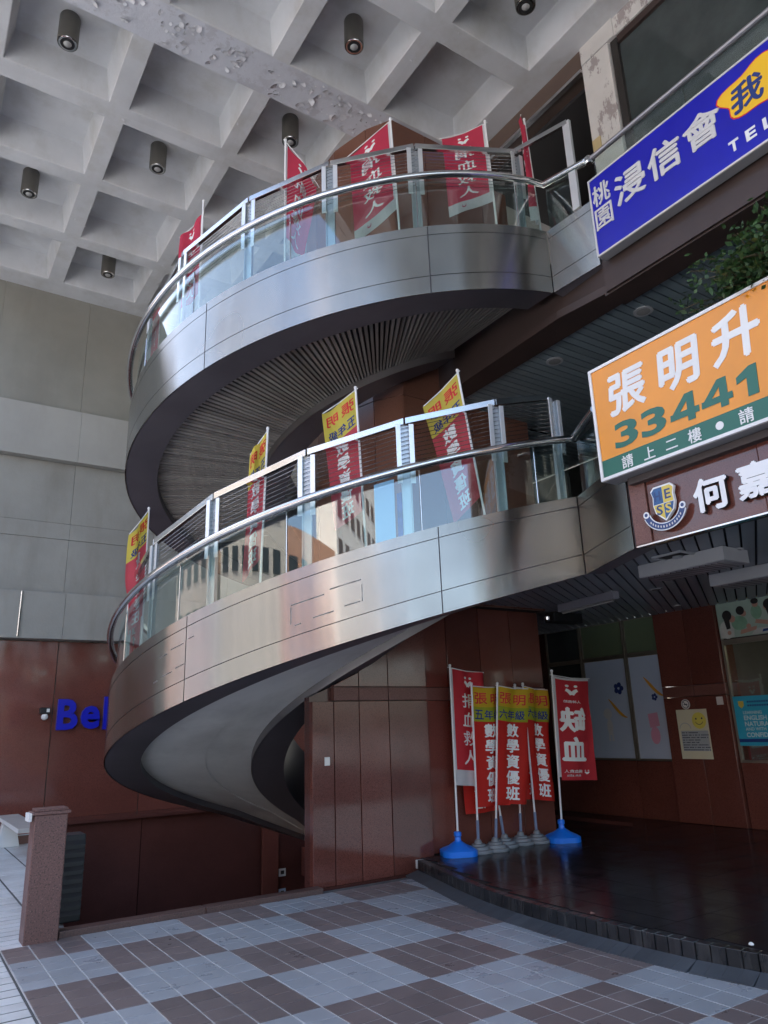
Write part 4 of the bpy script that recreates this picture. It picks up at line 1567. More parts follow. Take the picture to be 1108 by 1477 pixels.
b = MB()
extrude2d(b, *poly2(sc_(shield, 1.06)), Fc, 0.02, 0.05)
b.build('shield_border', 'letter_white', cr)
b = MB()
extrude2d(b, *poly2(sc_(shield, 1.0)), Fc, 0.012, 0.019)
b.build('shield_backing', 'letter_side', cr)
quads = [([(-0.70, 0.78), (-0.51, 0.96), (-0.01, 0.96), (-0.01, 0.02), (-0.64, 0.02), (-0.60, 0.45)], 'crest_blue'), ([(0.01, 0.96), (0.51, 0.96), (0.70, 0.78), (0.60, 0.45), (0.64, 0.02), (0.01, 0.02)], 'crest_yellow'),
         ([(-0.64, -0.02), (-0.01, -0.02), (-0.01, -0.90), (-0.53, -0.43)], 'crest_yellow'), ([(0.01, -0.02), (0.64, -0.02), (0.53, -0.43), (0.01, -0.90)], 'crest_blue')]
for pts, mm in quads:
    b = MB()
    extrude2d(b, *poly2(sc_(pts)), Fc, 0.0505, 0.053)
    b.build('quarter', mm, cr)
for ch, x, y, mm in (('H', -0.33, 0.48, 'crest_navy'), ('E', 0.33, 0.48, 'crest_navy'), ('S', -0.30, -0.33, 'crest_navy'), ('S', 0.28, -0.33, 'crest_yellow')):
    letters('letter', mm, cr, [(ch, cu + x * S_, cv + y * S_, 0.085, 0.058)], Fc, 0.0535, 0.055, 0.02)
arc = [(cu + 1.18 * S_ * math.sin(R(a)), cv - 0.28 * S_ - 1.05 * S_ * math.cos(R(a))) for a in range(-75, 76, 10)]
b = MB()
vs, fs = stroke(arc, 0.066)
extrude2d(b, vs, fs, Fc, 0.054, 0.060)
b.build('ribbon_border', 'letter_white', cr)
b = MB()
vs, fs = stroke(arc[0:], 0.050)
extrude2d(b, vs, fs, Fc, 0.0605, 0.062)
b.build('ribbon', 'crest_navy', cr)
for s_ in (-1, 1):
    b = MB()
    vs, fs = disc(cu + s_ * 1.17 * S_, cv - 0.42 * S_, 0.030, 14)
    extrude2d(b, vs, fs, Fc, 0.0605, 0.064)
    b.build('ribbon_curl', 'letter_white', cr)
    b = MB()
    vs, fs = disc(cu + s_ * 1.17 * S_, cv - 0.42 * S_, 0.016, 12)
    extrude2d(b, vs, fs, Fc, 0.0645, 0.066)
    b.build('ribbon_eye', 'crest_navy', cr)
b = MB()
for k, a in enumerate(range(-52, 60, 9)):
    vs, fs = disc(cu + 1.18 * S_ * math.sin(R(a)), cv - 0.28 * S_ - 1.05 * S_ * math.cos(R(a)), 0.007, 6, ry=0.012)
    flat2d(b, vs, fs, Fc, 0.0625)
b.build('ribbon_text', 'sign_silver', cr)
for ch, u, v in (('何', -3.165, 3.315), ('嘉', -2.785, 3.32)):
    vs, fs = text2d(ch, u, v, 0.265, 0.285, bold=0.035)
    nl = thing('sign_letter', (FX2, -u, v), 'raised white character %s, %s of the two on the granite spandrel' % (ch, 'left' if ch == '何' else 'right'), 'letter', 'white school name characters')
    b = MB()
    extrude2d(b, vs, fs, Fc, 0.012, 0.048)
    b.build('body', 'letter_side', nl)
    b = MB()
    extrude2d(b, vs, fs, Fc, 0.0485, 0.052)
    b.build('face', 'letter_white', nl)

# ------------------------------------------------------------------ lamps, vents under the soffit
for lab, x0, x1, y0, y1 in (('flat louvred ceiling light nearest the school crest', 6.42, 6.84, 3.84, 4.82), ('flat louvred ceiling light above the classroom photo, right of its twin', 7.64, 8.06, 3.5, 4.80), ):
    t = thing('ceiling_light', ((x0 + x1) / 2, (y0 + y1) / 2, 3.1), lab, 'ceiling light', 'louvred lights under the slatted soffit')
    b = MB()
    b.box(x0, x1, y0, y1, 3.03, 3.163)
    b.build('frame', 'luminaire', t, bevel=0.004)
    b = MB()
    b.box(x0 + 0.03, x1 - 0.03, y0 + 0.03, y1 - 0.03, 3.024, 3.029)
    b.build('diffuser', 'louvre', t)
    for k in range(1, 14):
        b = MB()
        yy = y0 + 0.03 + (y1 - y0 - 0.06) * k / 14
        b.box(x0 + 0.03, x1 - 0.03, yy - 0.003, yy + 0.003, 3.012, 3.0238)
        b.build('louvre_blade', 'chrome', t)
t = thing('ceiling_light', (7.5, 6.5, 3.1), 'slim dim tube light on the soffit behind the fluttering flags', 'ceiling light')
b = MB()
b.hexa([(7.53, 7.05, 3.06), (7.36, 5.95, 3.06), (7.46, 5.93, 3.06), (7.63, 7.03, 3.06)], [(7.53, 7.05, 3.163), (7.36, 5.95, 3.163), (7.46, 5.93, 3.163), (7.63, 7.03, 3.163)])
b.build('housing', 'louvre', t, bevel=0.005)
b = MB()
b.tube([(7.575, 7.0, 3.045), (7.42, 6.0, 3.045)], 0.016, 8)
b.build('tube', 'lamp_glass', t)
t = thing('ceiling_vent', (6.39, 4.32, 3.16), 'square ceiling vent with white rim in the dark soffit', 'vent')
b = MB()
for q in ((6.2, 6.58, 4.14, 4.165), (6.2, 6.58, 4.455, 4.48), (6.2, 6.225, 4.166, 4.454), (6.555, 6.58, 4.166, 4.454)):
    b.box(*q, 3.145, 3.164)
b.build('rim', 'luminaire', t)
b = MB()
b.box(6.226, 6.554, 4.166, 4.454, 3.155, 3.164)
b.build('grille', 'shadow_gap', t)
b = MB()
b.lathe((6.39, 4.31, 3.135), [(0.02, 0), (0.05, 0.008), (0.05, 0.019)], 14)
b.build('hub', 'luminaire', t, smooth=True)
for x, y, z, r_, lab in ((6.74, 4.93, 3.163, 0.06, 'small recessed downlight left of the louvred light'), (7.81, 5.64, 3.163, 0.075, 'small recessed downlight between soffit lights and granite column'), (6.69, 3.86, 3.163, 0.06, 'small recessed downlight right above the louvred light'), (9.3, 6.40, 3.163, 0.06, 'small downlight at the top of the granite column'),
                         (6.58, 4.40, 6.063, 0.11, 'round pale downlight in the teal soffit above the orange sign'), (6.56, 5.76, 6.063, 0.11, 'round dim downlight in the teal soffit, deeper in the dark')):
    t = thing('downlight', (x, y, z), lab, 'downlight', 'recessed downlights')
    b = MB()
    b.lathe((x, y, z - 0.012), [(r_ * 0.72, 0.0), (r_, 0.002), (r_, 0.012)], 20)
    b.build('trim_ring', 'luminaire', t, smooth=True)
    b = MB()
    b.lathe((x, y, z - 0.016), [(r_ * 0.3, 0.0), (r_ * 0.7, 0.003), (r_ * 0.7, 0.006)], 16)
    b.build('lens', 'lamp_glass', t, smooth=True)
t = thing('wall_fixture', (8, 7.4, 3.1), 'dark box with small chrome sensor under the soffit beside the granite shaft', 'sensor')
b = MB()
b.box(7.72, 8.3, 7.3, 7.5, 2.98, 3.12)
b.build('box', 'black_metal', t, bevel=0.01)
b = MB()
b.lathe((7.62, 7.35, 3.02), [(0.01, -0.04), (0.04, -0.02), (0.045, 0.02), (0.02, 0.04)], 12)
b.build('sensor_head', 'chrome', t, smooth=True)

# ------------------------------------------------------------------ posters
Fw = planeX(BWX - 0.06)
t = thing('notice_poster', (9.79, 6.8, 1.35), 'cream notice with smiling yellow sun and lines of text on the granite column', 'poster')
pu0, pu1, pv0, pv1 = -7.02, -6.52, 1.03, 1.72
plate('sheet', 'paper_cream', t, pu0, pu1, pv0, pv1, 0.001, 0.006, Fw)
b = MB()
flat2d(b, *disc(-6.66, 1.56, 0.115, 22), Fw, 0.0066)
b.build('sun_face', 'paper_yellow', t)
b = MB()
flat2d(b, *disc(-6.705, 1.585, 0.014, 10), Fw, 0.0072)
flat2d(b, *disc(-6.61, 1.59, 0.014, 10), Fw, 0.0072)
flat2d(b, *stroke([(-6.66 + 0.065 * math.sin(R(a)), 1.57 - 0.065 * math.cos(R(a))) for a in range(-65, 66, 13)], 0.008), Fw, 0.0072)
b.build('smile', 'ink', t)
b = MB()
flat2d(b, *stroke([(-6.9 + 0.09 * math.cos(R(a)), 1.45 + 0.08 * math.sin(R(a))) for a in range(0, 181, 15)], 0.010), Fw, 0.0068)
b.build('arc_drawing', 'paper_grey', t)
plate('text_field', 'paper_grey', t, pu0 + 0.04, pu1 - 0.02, 1.14, 1.42, 0.0062, 0.0066, Fw)
b = MB()
rr = random.Random(5)
for k in range(8):
    v = 1.40 - k * 0.034
    u = pu0 + 0.05
    end = pu1 - (0.03 if k not in (0, 3, 4) else 0.18)
    while u < end:
        wd = rr.uniform(0.012, 0.026)
        rect(b, u, u + wd, v - 0.013, v, 0.0072, Fw)
        u += wd + (0.004 if rr.random() < 0.8 else 0.02)
b.build('text_lines', 'ink', t)
t = thing('no_smoking_sign', (9.79, 6.87, 1.80), 'round white no smoking sign above the cream notice', 'sign')
b = MB()
extrude2d(b, *disc(-6.84, 1.795, 0.072, 24), Fw, 0.001, 0.007)
b.build('disc', 'white_plastic', t)
b = MB()
ring = [(-6.84 + 0.055 * math.cos(R(a)), 1.795 + 0.055 * math.sin(R(a))) for a in range(0, 361, 15)]
flat2d(b, *stroke(ring, 0.010), Fw, 0.0076)
flat2d(b, *stroke([(-6.84 - 0.038, 1.795 + 0.038), (-6.84 + 0.038, 1.795 - 0.038)], 0.009), Fw, 0.0082)
b.build('ring', 'ink', t)
b = MB()
rect(b, -6.87, -6.81, 1.785, 1.80, 0.0078, Fw)
b.build('cigarette', 'ink', t)
t = thing('wall_plate', (9.79, 6.27, 1.82), 'square grey plate at the right edge of the granite column', 'switch plate')
plate('plate', 'sign_silver', t, -6.33, -6.235, 1.765, 1.875, 0.001, 0.012, Fw)
Fg = planeX(BWX)
t = thing('school_poster', (9.85, 5.8, 1.5), 'cyan poster reading LEARNING ENGLISH NATURALLY on the lit window', 'poster')
cu0, cu1, cv0, cv1 = -6.12, -5.15, 1.21, 1.865
plate('sheet', 'poster_cyan', t, cu0, cu1, cv0, cv1, 0.004, 0.008, Fg)
b = MB()
rect(b, cu0, cu1, 1.255, 1.30, 0.0086, Fg)
b.build('navy_stripe', 'poster_navy', t)
for s_, v, h, bo in (('LEARNING', 1.645, 0.042, 0.02), ('ENGLISH', 1.575, 0.064, 0.04), ('NATURALLY', 1.495, 0.064, 0.04), ('AND WITH', 1.428, 0.042, 0.02), ('CONFIDENCE', 1.352, 0.062, 0.04)):
    vs, fs = text2d(s_, 0, v, h, None, bo)
    mn = min(p[0] for p in vs)
    vs = [(p[0] - mn + cu0 + 0.12, p[1], p[2]) for p in vs]
    b = MB()
    flat2d(b, vs, fs, Fg, 0.0088)
    b.build('slogan_line', 'print_cyan_pale', t)
b = MB()
flat2d(b, *poly2([(cu0 + 0.07, 1.80), (cu0 + 0.15, 1.80), (cu0 + 0.15, 1.74), (cu0 + 0.11, 1.70), (cu0 + 0.07, 1.74)]), Fg, 0.0088)
b.build('small_crest', 'crest_yellow', t)
b = MB()
for k in range(2):
    u = cu0 + 0.2
    while u < cu0 + 0.62:
        rect(b, u, u + 0.024, 1.775 - k * 0.05, 1.80 - k * 0.05, 0.0088, Fg)
        u += 0.034
b.build('small_text', 'poster_navy', t)
# classroom photo print above
t = thing('photo_poster', (9.85, 5.6, 2.95), 'large photo print of dark haired children at a table above the right window', 'poster')
plate('sheet', 'photo_wall', t, -6.15, -4.2, 2.67, 3.18, 0.004, 0.009, Fg)
shp = [('photo_white', [disc(-6.03, 2.79, 0.11, 18, 0.13), poly2([(-6.14, 2.68), (-5.93, 2.68), (-5.93, 2.80), (-6.14, 2.83)]), poly2([(-5.68, 2.68), (-4.9, 2.68), (-4.9, 2.74), (-5.6, 2.76)])]),
       ('photo_green', [disc(-5.83, 2.86, 0.12, 18, 0.10), disc(-5.56, 2.98, 0.08, 18, 0.10)]),
       ('photo_skin', [disc(-6.0, 2.74, 0.03, 12), disc(-5.70, 2.80, 0.035, 12), disc(-5.93, 2.93, 0.05, 14), disc(-5.75, 2.985, 0.045, 14), disc(-5.56, 3.09, 0.045, 14), disc(-5.40, 3.03, 0.05, 14), poly2([(-5.84, 2.70), (-5.60, 2.74), (-5.58, 2.79), (-5.82, 2.76)]), poly2([(-5.60, 2.83), (-5.38, 2.78), (-5.30, 2.82), (-5.58, 2.88)])]),
       ('photo_hair', [disc(-6.0, 2.985, 0.072, 18, 0.075), disc(-5.79, 3.03, 0.062, 18), disc(-5.56, 3.13, 0.055, 18, 0.04), disc(-5.36, 3.06, 0.085, 18, 0.075), poly2([(-6.06, 2.96), (-5.97, 2.96), (-5.97, 2.80), (-6.03, 2.79)]), poly2([(-5.42, 3.0), (-5.22, 3.0), (-5.15, 2.84), (-5.38, 2.84)])]),
       ('poster_navy', [poly2([(-5.52, 2.70), (-5.2, 2.72), (-5.2, 2.75), (-5.5, 2.735)])])]
d = 0.0095
for mm, L_ in shp:
    for vs, fs in L_:
        b = MB()
        flat2d(b, vs, fs, Fg, d)
        d += 0.0003
        b.build('printed_shape', mm, t)

# ------------------------------------------------------------------ flags


def grid_cut(vs, fs, n=14):
    """split glyph faces on a grid so the print can follow the folds"""
    bm = bmesh.new()
    bv = [bm.verts.new((p[0], p[1], p[2] if len(p) > 2 else 0)) for p in vs]
    for f in fs:
        try:
            bm.faces.new([bv[i] for i in f])
        except ValueError:
            pass
    for k in range(1, n):
        for no in ((1, 0, 0), (0, 1, 0)):
            if no[1] and k % 2:
                continue
            bmesh.ops.bisect_plane(bm, geom=bm.verts[:] + bm.edges[:] + bm.faces[:], plane_co=(k / n, k / n, 0), plane_no=no)
    bm.verts.index_update()
    V_ = [(v.co.x, v.co.y, v.co.z) for v in bm.verts]
    F_ = [tuple(v.index for v in f.verts) for f in bm.faces]
    bm.free()
    return V_, F_


LOGO = []


def logo2d(cx, cy, s_):
    out = []
    for sx in (-1, 1):
        out.append(disc(cx + sx * 0.45 * s_, cy + 1.0 * s_, 0.20 * s_, 12))
        out.append(stroke([(cx + sx * (0.62 - 0.62 * k / 6) * s_, cy + (0.35 - 0.75 * (k / 6)) * s_ + 0.18 * s_ * math.sin(k / 6 * PI)) for k in range(7)], 0.46 * s_))
    return out


def make_flag(name, kind, base, top, wid, length, az, label, group, shear=0.0, amp=0.03, waves=1.5, phase=0.0, mirror=False, flip_text=False, taper=0.0, base_kind=None, start=0.03, top_text='五年級', fold=1.0, blow=0.0):
    base, top = Vector(base), Vector(top)
    root = thing(name, tuple(base), label, 'flag', group)
    ax = (top - base).normalized()
    b_ = MB()
    pr = 0.0125
    pb_ = base + ax * (0.06 if base_kind else 0.0)
    b_.tube([pb_, top], pr, 8)
    b_.build('pole', 'pole_white', root, smooth=True)
    if base_kind == 'blue':
        b_ = MB()
        c_ = base
        rot_ = R(20)
        prof = [(0.215, 0.0), (0.215, 0.06), (0.18, 0.082), (0.115, 0.108), (0.068, 0.138), (0.04, 0.155), (0.034, 0.20), (0.044, 0.208), (0.044, 0.25), (0.026, 0.26)]
        vs, fs = [], []
        n = 24
        for r_, z in prof:
            sq = max(0.0, min(1.0, (0.12 - z) / 0.06))
            for k in range(n):
                a = 2 * PI * k / n
                rr_ = r_ * (1 + sq * 0.20 * (abs(math.cos(2 * a)) - 0.5))
                vs.append((c_.x + rr_ * math.cos(a + rot_), c_.y + rr_ * math.sin(a + rot_), c_.z + z))
        for i in range(len(prof) - 1):
            fs += [(i * n + k, i * n + (k + 1) % n, (i + 1) * n + (k + 1) % n, (i + 1) * n + k) for k in range(n)]
        fs.append(tuple(range(n - 1, -1, -1)))
        fs.append(tuple(range((len(prof) - 1) * n, len(prof) * n)))
        b_.add(vs, fs)
        b_.build('water_base', 'blue_plastic', root, smooth=True)
    elif base_kind == 'grey':
        b_ = MB()
        b_.lathe(tuple(base), [(0.165, 0.0), (0.17, 0.02), (0.165, 0.035), (0.13, 0.04), (0.125, 0.06), (0.12, 0.07), (0.085, 0.075), (0.08, 0.095), (0.05, 0.10), (0.035, 0.14), (0.02, 0.15)], 24)
        b_.build('weighted_base', 'grey_plastic', root, smooth=True)
        b_ = MB()
        b_.tube([base + ax * 0.10, base + ax * 0.36], 0.018, 8)
        b_.build('pole_sleeve', 'pole_sleeve', root, smooth=True)
    d_ = Vector((math.cos(R(az)), math.sin(R(az)), 0))
    nrm = Vector((-d_.y, d_.x, 0))
    org = top - ax * start

    def crease(u, v):
        u = max(u, 0)
        return 0.22 * amp * u * (math.sin(11 * u + 6.5 * v + phase * 3) + 0.6 * math.sin(5 * u - 15 * v + phase))

    def P(u, v, off=0.0):
        w_ = wid * (1 - taper * v)
        s_ = u * w_
        wave = amp * fold * max(u, 0) ** 0.8 * math.sin(2 * PI * (waves * u + 0.35 * v) + phase) + 0.3 * amp * u * math.sin(2 * PI * (1.3 * v) + phase * 2) + crease(u, v)
        e = 0.004
        w2 = amp * fold * max(u + e, 0) ** 0.8 * math.sin(2 * PI * (waves * (u + e) + 0.35 * v) + phase) + 0.3 * amp * (u + e) * math.sin(2 * PI * (1.3 * v) + phase * 2) + crease(u + e, v)
        sl_ = (w2 - wave) / (e * max(w_, 0.05))
        nn_ = (nrm - d_ * sl_).normalized()
        sag = shear * s_ + 0.03 * wid * math.sin(PI * u) * (1 - v)
        return org - ax * (v * length) + d_ * s_ + nrm * (wave + blow * s_ * v) + nn_ * off - Vector((0, 0, sag))

    nu, nv = 26, 36

    def cloth(nm, mm, ua, ub, va, vb):
        b__ = MB()
        NU = max(3, int(nu * (ub - ua)))
        NV = max(3, int(nv * (vb - va)))
        vs_ = [P(ua + (ub - ua) * i / NU, va + (vb - va) * j / NV) for j in range(NV + 1) for i in range(NU + 1)]
        fs_ = [(j * (NU + 1) + i, j * (NU + 1) + i + 1, (j + 1) * (NU + 1) + i + 1, (j + 1) * (NU + 1) + i) for j in range(NV) for i in range(NU)]
        b__.add(vs_, fs_)
        o_ = b__.build(nm, mm, root, smooth=True)
        return o_

    def prt(nm, mm, items, n=14):
        b__ = MB()
        for vs_, fs_ in items:
            if mirror:
                vs_ = [(1 - p[0], p[1], p[2] if len(p) > 2 else 0) for p in vs_]
            vs_, fs_ = grid_cut(vs_, fs_, n)
            for off in (0.003, -0.003):
                b__.add([P(min(max(x, 0), 1), min(max(1 - y, 0), 1), off + math.copysign(q, off)) for x, y, q in vs_], fs_)
        b__.build(nm, mm, root)

    def ch(s_, cx, cy, hh, ww, bold=0.04):
        return text2d(s_, cx, cy, hh, ww, bold)

    if kind == 'yellow':
        rl = base_kind is None  # railing flags use the cloth colours lightened for light shining through
        cloth('yellow_field', 'cloth_backlit_yellow' if rl else 'cloth_yellow', 0.0, 1.0, 0.0, 0.17)
        cloth('green_field', 'cloth_backlit_yellow' if rl else 'cloth_green', 0.0, 1.0, 0.17, 0.295)
        cloth('red_field', 'cloth_backlit_red' if rl else 'cloth_red_orange', 0.0, 1.0, 0.295, 1.0)
        prt('name_print', 'print_red', [ch('張', 0.27, 0.905, 0.095, 0.36, 0.018), ch('明', 0.73, 0.90, 0.09, 0.33, 0.018)])
        prt('class_print', 'print_navy', [ch(c_, 0.2 + 0.28 * k, 0.765, 0.078, 0.25, 0.022) for k, c_ in enumerate(top_text)])
        prt('slogan_print', 'print_white', [ch(c_, 0.52, 0.63 - 0.135 * k, 0.112, 0.38, 0.03) for k, c_ in enumerate('數學資優班')])
    elif kind == 'blood':
        cloth('white_hem', 'cloth_white', 0.0, 0.07, 0.0, 1.0)
        cloth('red_field', 'cloth_pink' if base_kind else 'cloth_backlit_rose', 0.07, 1.0, 0.0, 0.87)
        cloth('white_band', 'cloth_white', 0.07, 1.0, 0.87, 1.0)
        a_ = [(x, y) for x, y in ((0, 0),)]
        lg = []
        for vs_, fs_ in logo2d(0, 0, 1):
            lg.append(([(0.52 + x * 0.19, 0.885 + y * 0.055) for x, y in vs_], fs_))
        prt('emblem_print', 'print_white', lg)
        prt('slogan_print', 'print_white', [ch(c_, 0.52, 0.735 - 0.165 * k, 0.125, 0.44, 0.012) for k, c_ in enumerate('捐血救人')])
        lg = [([(0.66 + x * 0.08, 0.06 + y * 0.022) for x, y in vs_], fs_) for vs_, fs_ in logo2d(0, 0, 1)]
        prt('small_emblem_print', 'print_magenta', lg, 8)
    elif kind == 'short':
        cloth('white_hem', 'cloth_white', 0.0, 0.08, 0.0, 0.97)
        cloth('red_field', 'cloth_pink', 0.08, 1.0, 0.022, 1.0)
        cloth('white_hem', 'cloth_white', 0.08, 1.0, 0.0, 0.022)
        lg = [([(0.52 + x * 0.24, 0.86 + y * 0.062) for x, y in vs_], fs_) for vs_, fs_ in logo2d(0, 0, 1)]
        prt('emblem_print', 'print_white', lg)
        prt('caption_print', 'print_white', [ch('人神救助', 0.53, 0.765, 0.028, 0.42, 0.01)])
        prt('slogan_print', 'print_white', [ch('缺', 0.54, 0.585, 0.23, 0.66, 0.04), ch('血', 0.54, 0.30, 0.22, 0.62, 0.04)])
        lg = [([(0.22 + x * 0.09, 0.07 + y * 0.024) for x, y in vs_], fs_) for vs_, fs_ in logo2d(0, 0, 1)]
        prt('small_emblem_print', 'print_white', lg, 8)
        prt('small_print', 'print_white', [ch('捐血救人', 0.60, 0.085, 0.03, 0.5, 0.01), ch('缺血', 0.6, 0.045, 0.02, 0.4, 0.0)])
    # cross rod at the top
    b_ = MB()
    b_.tube([P(-0.06, 0.0) + Vector((0, 0, 0.004)), P(0.5, 0.0) + Vector((0, 0, 0.006)), P(1.06 if kind != 'yellow' else 0.98, 0.0) + Vector((0, 0, 0.004))], 0.006, 6)
    b_.build('cross_rod', 'pole_white', root)
    b_ = MB()
    b_.lathe(tuple(top - Vector((0, 0, 0.015))), [(0.014, 0), (0.018, 0.01), (0.016, 0.028), (0.006, 0.034)], 10)
    b_.build('finial', 'pole_white', root, smooth=True)
    return root


GZ = PZ + 0.001
ggr = 'advertising flags standing on the black platform'
make_flag('standing_flag', 'blood', (5.77, 7.33, GZ), (5.80, 7.33, 2.33), 0.52, 1.38, -3, 'red blood donation flag with white hem, leftmost on a blue base', ggr, amp=0.035, waves=1.8, phase=1.0, base_kind='blue', taper=0.02, shear=0.10)
make_flag('standing_flag', 'yellow', (6.05, 7.30, GZ), (6.04, 7.22, 2.10), 0.50, 1.42, -2, 'yellow and red tutoring flag for grade five, right beside the left blue base', ggr, amp=0.05, waves=1.2, phase=0.5, base_kind='grey', shear=0.02)
make_flag('standing_flag', 'yellow', (6.29, 7.27, GZ), (6.40, 7.14, 2.10), 0.48, 1.40, -4, 'yellow and red tutoring flag for grade six, frontmost in the middle of the row', ggr, amp=0.032, waves=1.3, phase=2.6, base_kind='grey', shear=0.09, top_text='六年級')
make_flag('standing_flag', 'yellow', (6.56, 7.40, GZ), (6.36, 7.42, 2.08), 0.46, 1.48, 172, 'yellow and red tutoring flag mostly hidden behind the grade six flag', ggr, amp=0.04, waves=1.2, phase=1.4, base_kind='grey', shear=0.05)
make_flag('standing_flag', 'yellow', (6.84, 7.41, GZ), (6.96, 7.42, 2.10), 0.50, 1.40, -3, 'yellow and red tutoring flag turned aside between the two front poles', ggr, amp=0.05, waves=1.6, phase=0.2, base_kind='grey', shear=0.06, top_text='六年級')
make_flag('standing_flag', 'yellow', (7.07, 7.36, GZ), (7.02, 7.33, 2.11), 0.42, 1.42, 3, 'yellow and red tutoring flag with folded cloth next to the short red flag', ggr, amp=0.045, waves=1.5, phase=2.0, base_kind='grey', shear=0.13, top_text='六年級')
make_flag('standing_flag', 'short', (7.36, 7.20, GZ), (7.38, 7.13, 2.27), 0.70, 1.33, -2, 'bright red blood shortage flag with large white characters, rightmost on a blue base', ggr, amp=0.03, waves=1.1, phase=0.4, base_kind='blue', shear=0.06, start=0.06, mirror=True)

# flags tied to the railing of the spiral
gl = 'yellow and red flags tied to the lower spiral railing'
gu = 'red flags tied to the upper spiral railing'


def rail_flag(kind, t, tab, zt, dt, label, group, **k):
    z0 = interp(tab, t) + FH + 0.02
    base = cp(3.30, t, z0)
    tp = cp(3.30 + k.pop('lean', 0.0), t + dt, zt)
    return make_flag('railing_flag', kind, base, tp, group=group, label=label, **k)


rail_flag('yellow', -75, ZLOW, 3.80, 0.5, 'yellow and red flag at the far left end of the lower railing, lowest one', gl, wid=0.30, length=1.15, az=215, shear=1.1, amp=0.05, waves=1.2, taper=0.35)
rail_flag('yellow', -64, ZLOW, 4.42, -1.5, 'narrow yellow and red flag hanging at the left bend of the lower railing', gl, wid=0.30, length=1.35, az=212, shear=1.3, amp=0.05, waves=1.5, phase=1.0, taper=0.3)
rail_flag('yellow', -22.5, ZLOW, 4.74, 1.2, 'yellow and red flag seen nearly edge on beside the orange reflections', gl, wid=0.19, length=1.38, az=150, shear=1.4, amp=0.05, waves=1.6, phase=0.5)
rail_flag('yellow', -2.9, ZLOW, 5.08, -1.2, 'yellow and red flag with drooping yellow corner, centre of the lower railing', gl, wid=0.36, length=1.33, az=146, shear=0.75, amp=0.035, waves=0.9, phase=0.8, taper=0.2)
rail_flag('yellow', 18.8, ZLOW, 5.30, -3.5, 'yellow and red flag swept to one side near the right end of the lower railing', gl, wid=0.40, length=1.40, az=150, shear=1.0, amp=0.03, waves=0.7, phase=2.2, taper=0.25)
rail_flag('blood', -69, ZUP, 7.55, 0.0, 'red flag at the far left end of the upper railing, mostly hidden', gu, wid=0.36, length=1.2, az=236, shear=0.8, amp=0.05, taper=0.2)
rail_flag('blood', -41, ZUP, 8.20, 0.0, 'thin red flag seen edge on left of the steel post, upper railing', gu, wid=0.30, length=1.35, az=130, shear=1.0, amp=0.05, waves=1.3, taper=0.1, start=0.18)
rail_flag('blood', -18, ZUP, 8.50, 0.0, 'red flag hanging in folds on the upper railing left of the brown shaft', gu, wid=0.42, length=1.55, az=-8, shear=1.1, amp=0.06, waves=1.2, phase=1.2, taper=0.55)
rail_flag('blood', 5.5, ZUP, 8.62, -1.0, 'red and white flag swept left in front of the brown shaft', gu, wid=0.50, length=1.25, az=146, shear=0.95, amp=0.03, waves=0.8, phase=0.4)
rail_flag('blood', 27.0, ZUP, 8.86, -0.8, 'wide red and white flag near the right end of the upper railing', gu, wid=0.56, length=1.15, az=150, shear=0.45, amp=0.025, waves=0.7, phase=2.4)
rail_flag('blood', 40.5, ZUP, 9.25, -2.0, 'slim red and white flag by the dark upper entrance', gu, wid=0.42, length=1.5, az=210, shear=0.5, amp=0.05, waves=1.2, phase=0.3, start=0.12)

for nm, lab, t0, t1, mm, h0, h1 in (('blue_panel', 'pale blue board tied upright behind the glass of the lower railing', -1.2, 2.2, 'panel_blue', 0.02, 0.66), ('indigo_panel', 'dark indigo printed sheet beside the pale blue board on the lower railing', 2.6, 4.0, 'mottled_indigo', 0.02, 0.5)):  # flat upright panels, pale blue and indigo, just behind the lower glass
    za = interp(ZLOW, (t0 + t1) / 2) + FH
    t = thing(nm, cp(3.40, (t0 + t1) / 2, za), lab, 'board' if nm == 'blue_panel' else 'banner')
    b = MB()
    q = [cp(3.42, t0, 0), cp(3.42, t1, 0), cp(3.40, t1, 0), cp(3.40, t0, 0)]
    sl_ = interp(ZLOW, t1) - interp(ZLOW, t0)
    zz = [za + h0 - sl_ / 2, za + h0 + sl_ / 2, za + h0 + sl_ / 2, za + h0 - sl_ / 2]
    b.hexa([(p[0], p[1], z) for p, z in zip(q, zz)], [(p[0], p[1], z + h1 - h0) for p, z in zip(q, zz)])
    b.build('panel', mm, t, bevel=0.003)
    b = MB()
    for tt in (t0 + 0.4, t1 - 0.4):
        b.tube([cp(3.395, tt, za + 0.05), cp(3.395, tt, za + h1 - 0.05)], 0.006, 6)
    b.build('backing_rod', 'pole_white', t)

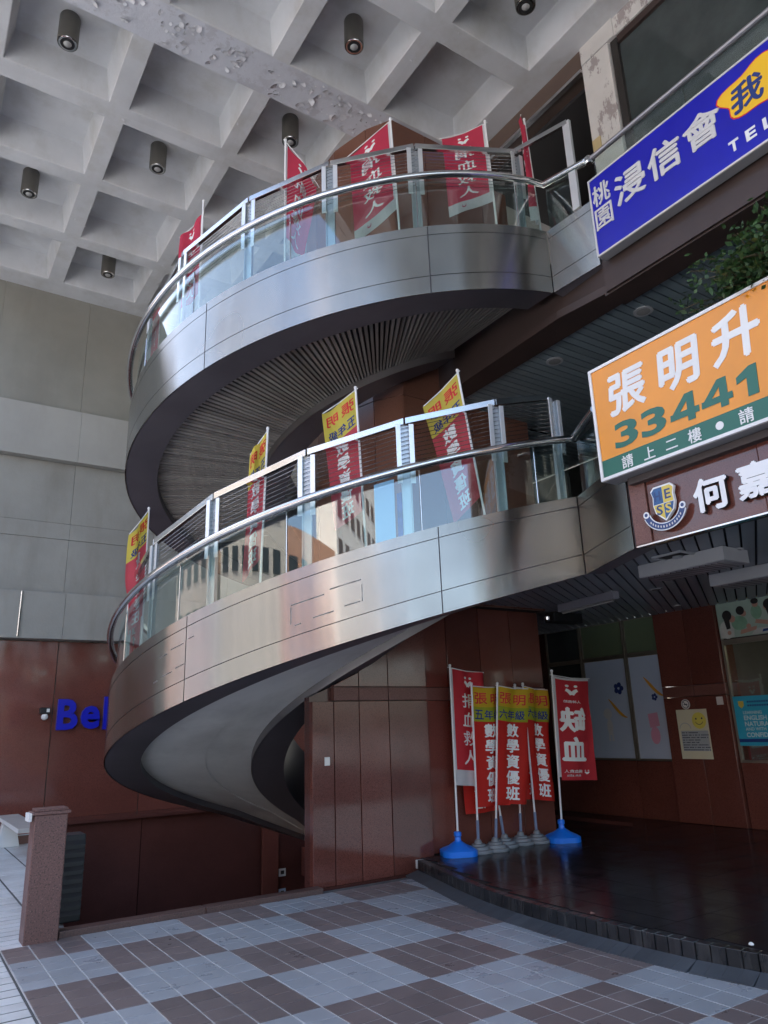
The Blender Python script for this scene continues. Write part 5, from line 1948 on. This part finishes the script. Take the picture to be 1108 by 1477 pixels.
# ------------------------------------------------------------------ potted plant behind the orange sign
pt = thing('balcony_plant', (5.5, 2.45, 3.87), 'bushy green potted plant spilling over the orange sign', 'plant')
b = MB()
b.box(5.36, 5.66, 1.6, 3.0, 4.0, 4.62)
b.build('planter', 'dark_brown', pt, bevel=0.01)
rp = random.Random(11)
st_ = MB()
lf = MB()
for k in range(300):
    p = Vector((5.5 + rp.uniform(-0.1, 0.1), rp.uniform(1.6, 2.55), 4.72))
    dr = Vector((rp.uniform(-0.8, 0.5), rp.uniform(-0.6, 0.8), 1.0)).normalized()
    L_ = rp.uniform(0.35, 0.85)
    path = [p]
    for s_ in range(6):
        dr = (dr + Vector((rp.uniform(-.12, .1), rp.uniform(-.12, .12), -0.20))).normalized()
        p = p + dr * L_ / 6
        path.append(p.copy())
        for q in range(12):
            c_ = p + Vector((rp.gauss(0, 0.045), rp.gauss(0, 0.045), rp.gauss(0, 0.045)))
            a = Vector((rp.uniform(-1, 1), rp.uniform(-1, 1), rp.uniform(-0.9, 0.3))).normalized()
            s2 = a.cross(Vector((rp.uniform(-1, 1), rp.uniform(-1, 1), 1))).normalized()
            ll, ww = rp.uniform(0.035, 0.085), rp.uniform(0.010, 0.022)
            lf.add([c_, c_ + a * ll * 0.5 + s2 * ww, c_ + a * ll, c_ + a * ll * 0.5 - s2 * ww], [(0, 1, 2, 3)])
    st_.tube(path, 0.005, 4, cap=False)
st_.build('stem', 'stem', pt)
tag(lf.build('foliage', 'leaf', pt), kind='stuff')

# ------------------------------------------------------------------ opposite side of the street (seen in the steel and glass)
specs = [(-70, -44, 16, 0), (-43, -22, 24, 2), (-21, -5, 14, 1), (-4, 14, 20, 4), (15, 38, 13, 3), (39, 70, 22, 0)]
bdesc = ['beige tiled street building with rows of windows, far end of the row', 'white street building with rows of windows, tallest of the row', 'orange brick street building with rows of windows', 'cream street building with rows of windows facing the stair', 'brown street building with rows of windows, lowest roof', 'beige street building with rows of windows, end near the back wall']
for k, (y0, y1, h, ci) in enumerate(specs):
    t = thing('street_building', (-33, (y0 + y1) / 2, 0), bdesc[k], 'building')
    b = MB()
    b.box(-45, -32, y0, y1, 0, h)
    b.build('wall', 'facade_%d' % ci, t)
    ws = MB()
    z = 4.2
    while z < h - 1.5:
        y = y0 + 1.2
        while y < y1 - 2.2:
            ws.box(-32.02, -31.93, y, y + 1.7, z, z + 1.5)
            y += 2.9
        z += 3.2
    tag(ws.build('window_field', 'pane_dark', t), kind='stuff')
    sg = MB()
    sg.box(-32.0, -31.2, y0 + 0.5, y1 - 0.5, 3.0, 3.7)
    sg.build('canopy', ('sign_white', 'sign_orange', 'sign_blue', 'sign_green', 'print_red', 'sign_white')[k], t)
    sf = MB()
    sf.box(-32.03, -31.95, y0 + 0.6, y1 - 0.6, 0.1, 2.9)
    sf.build('shopfront', 'pane_smoke', t)
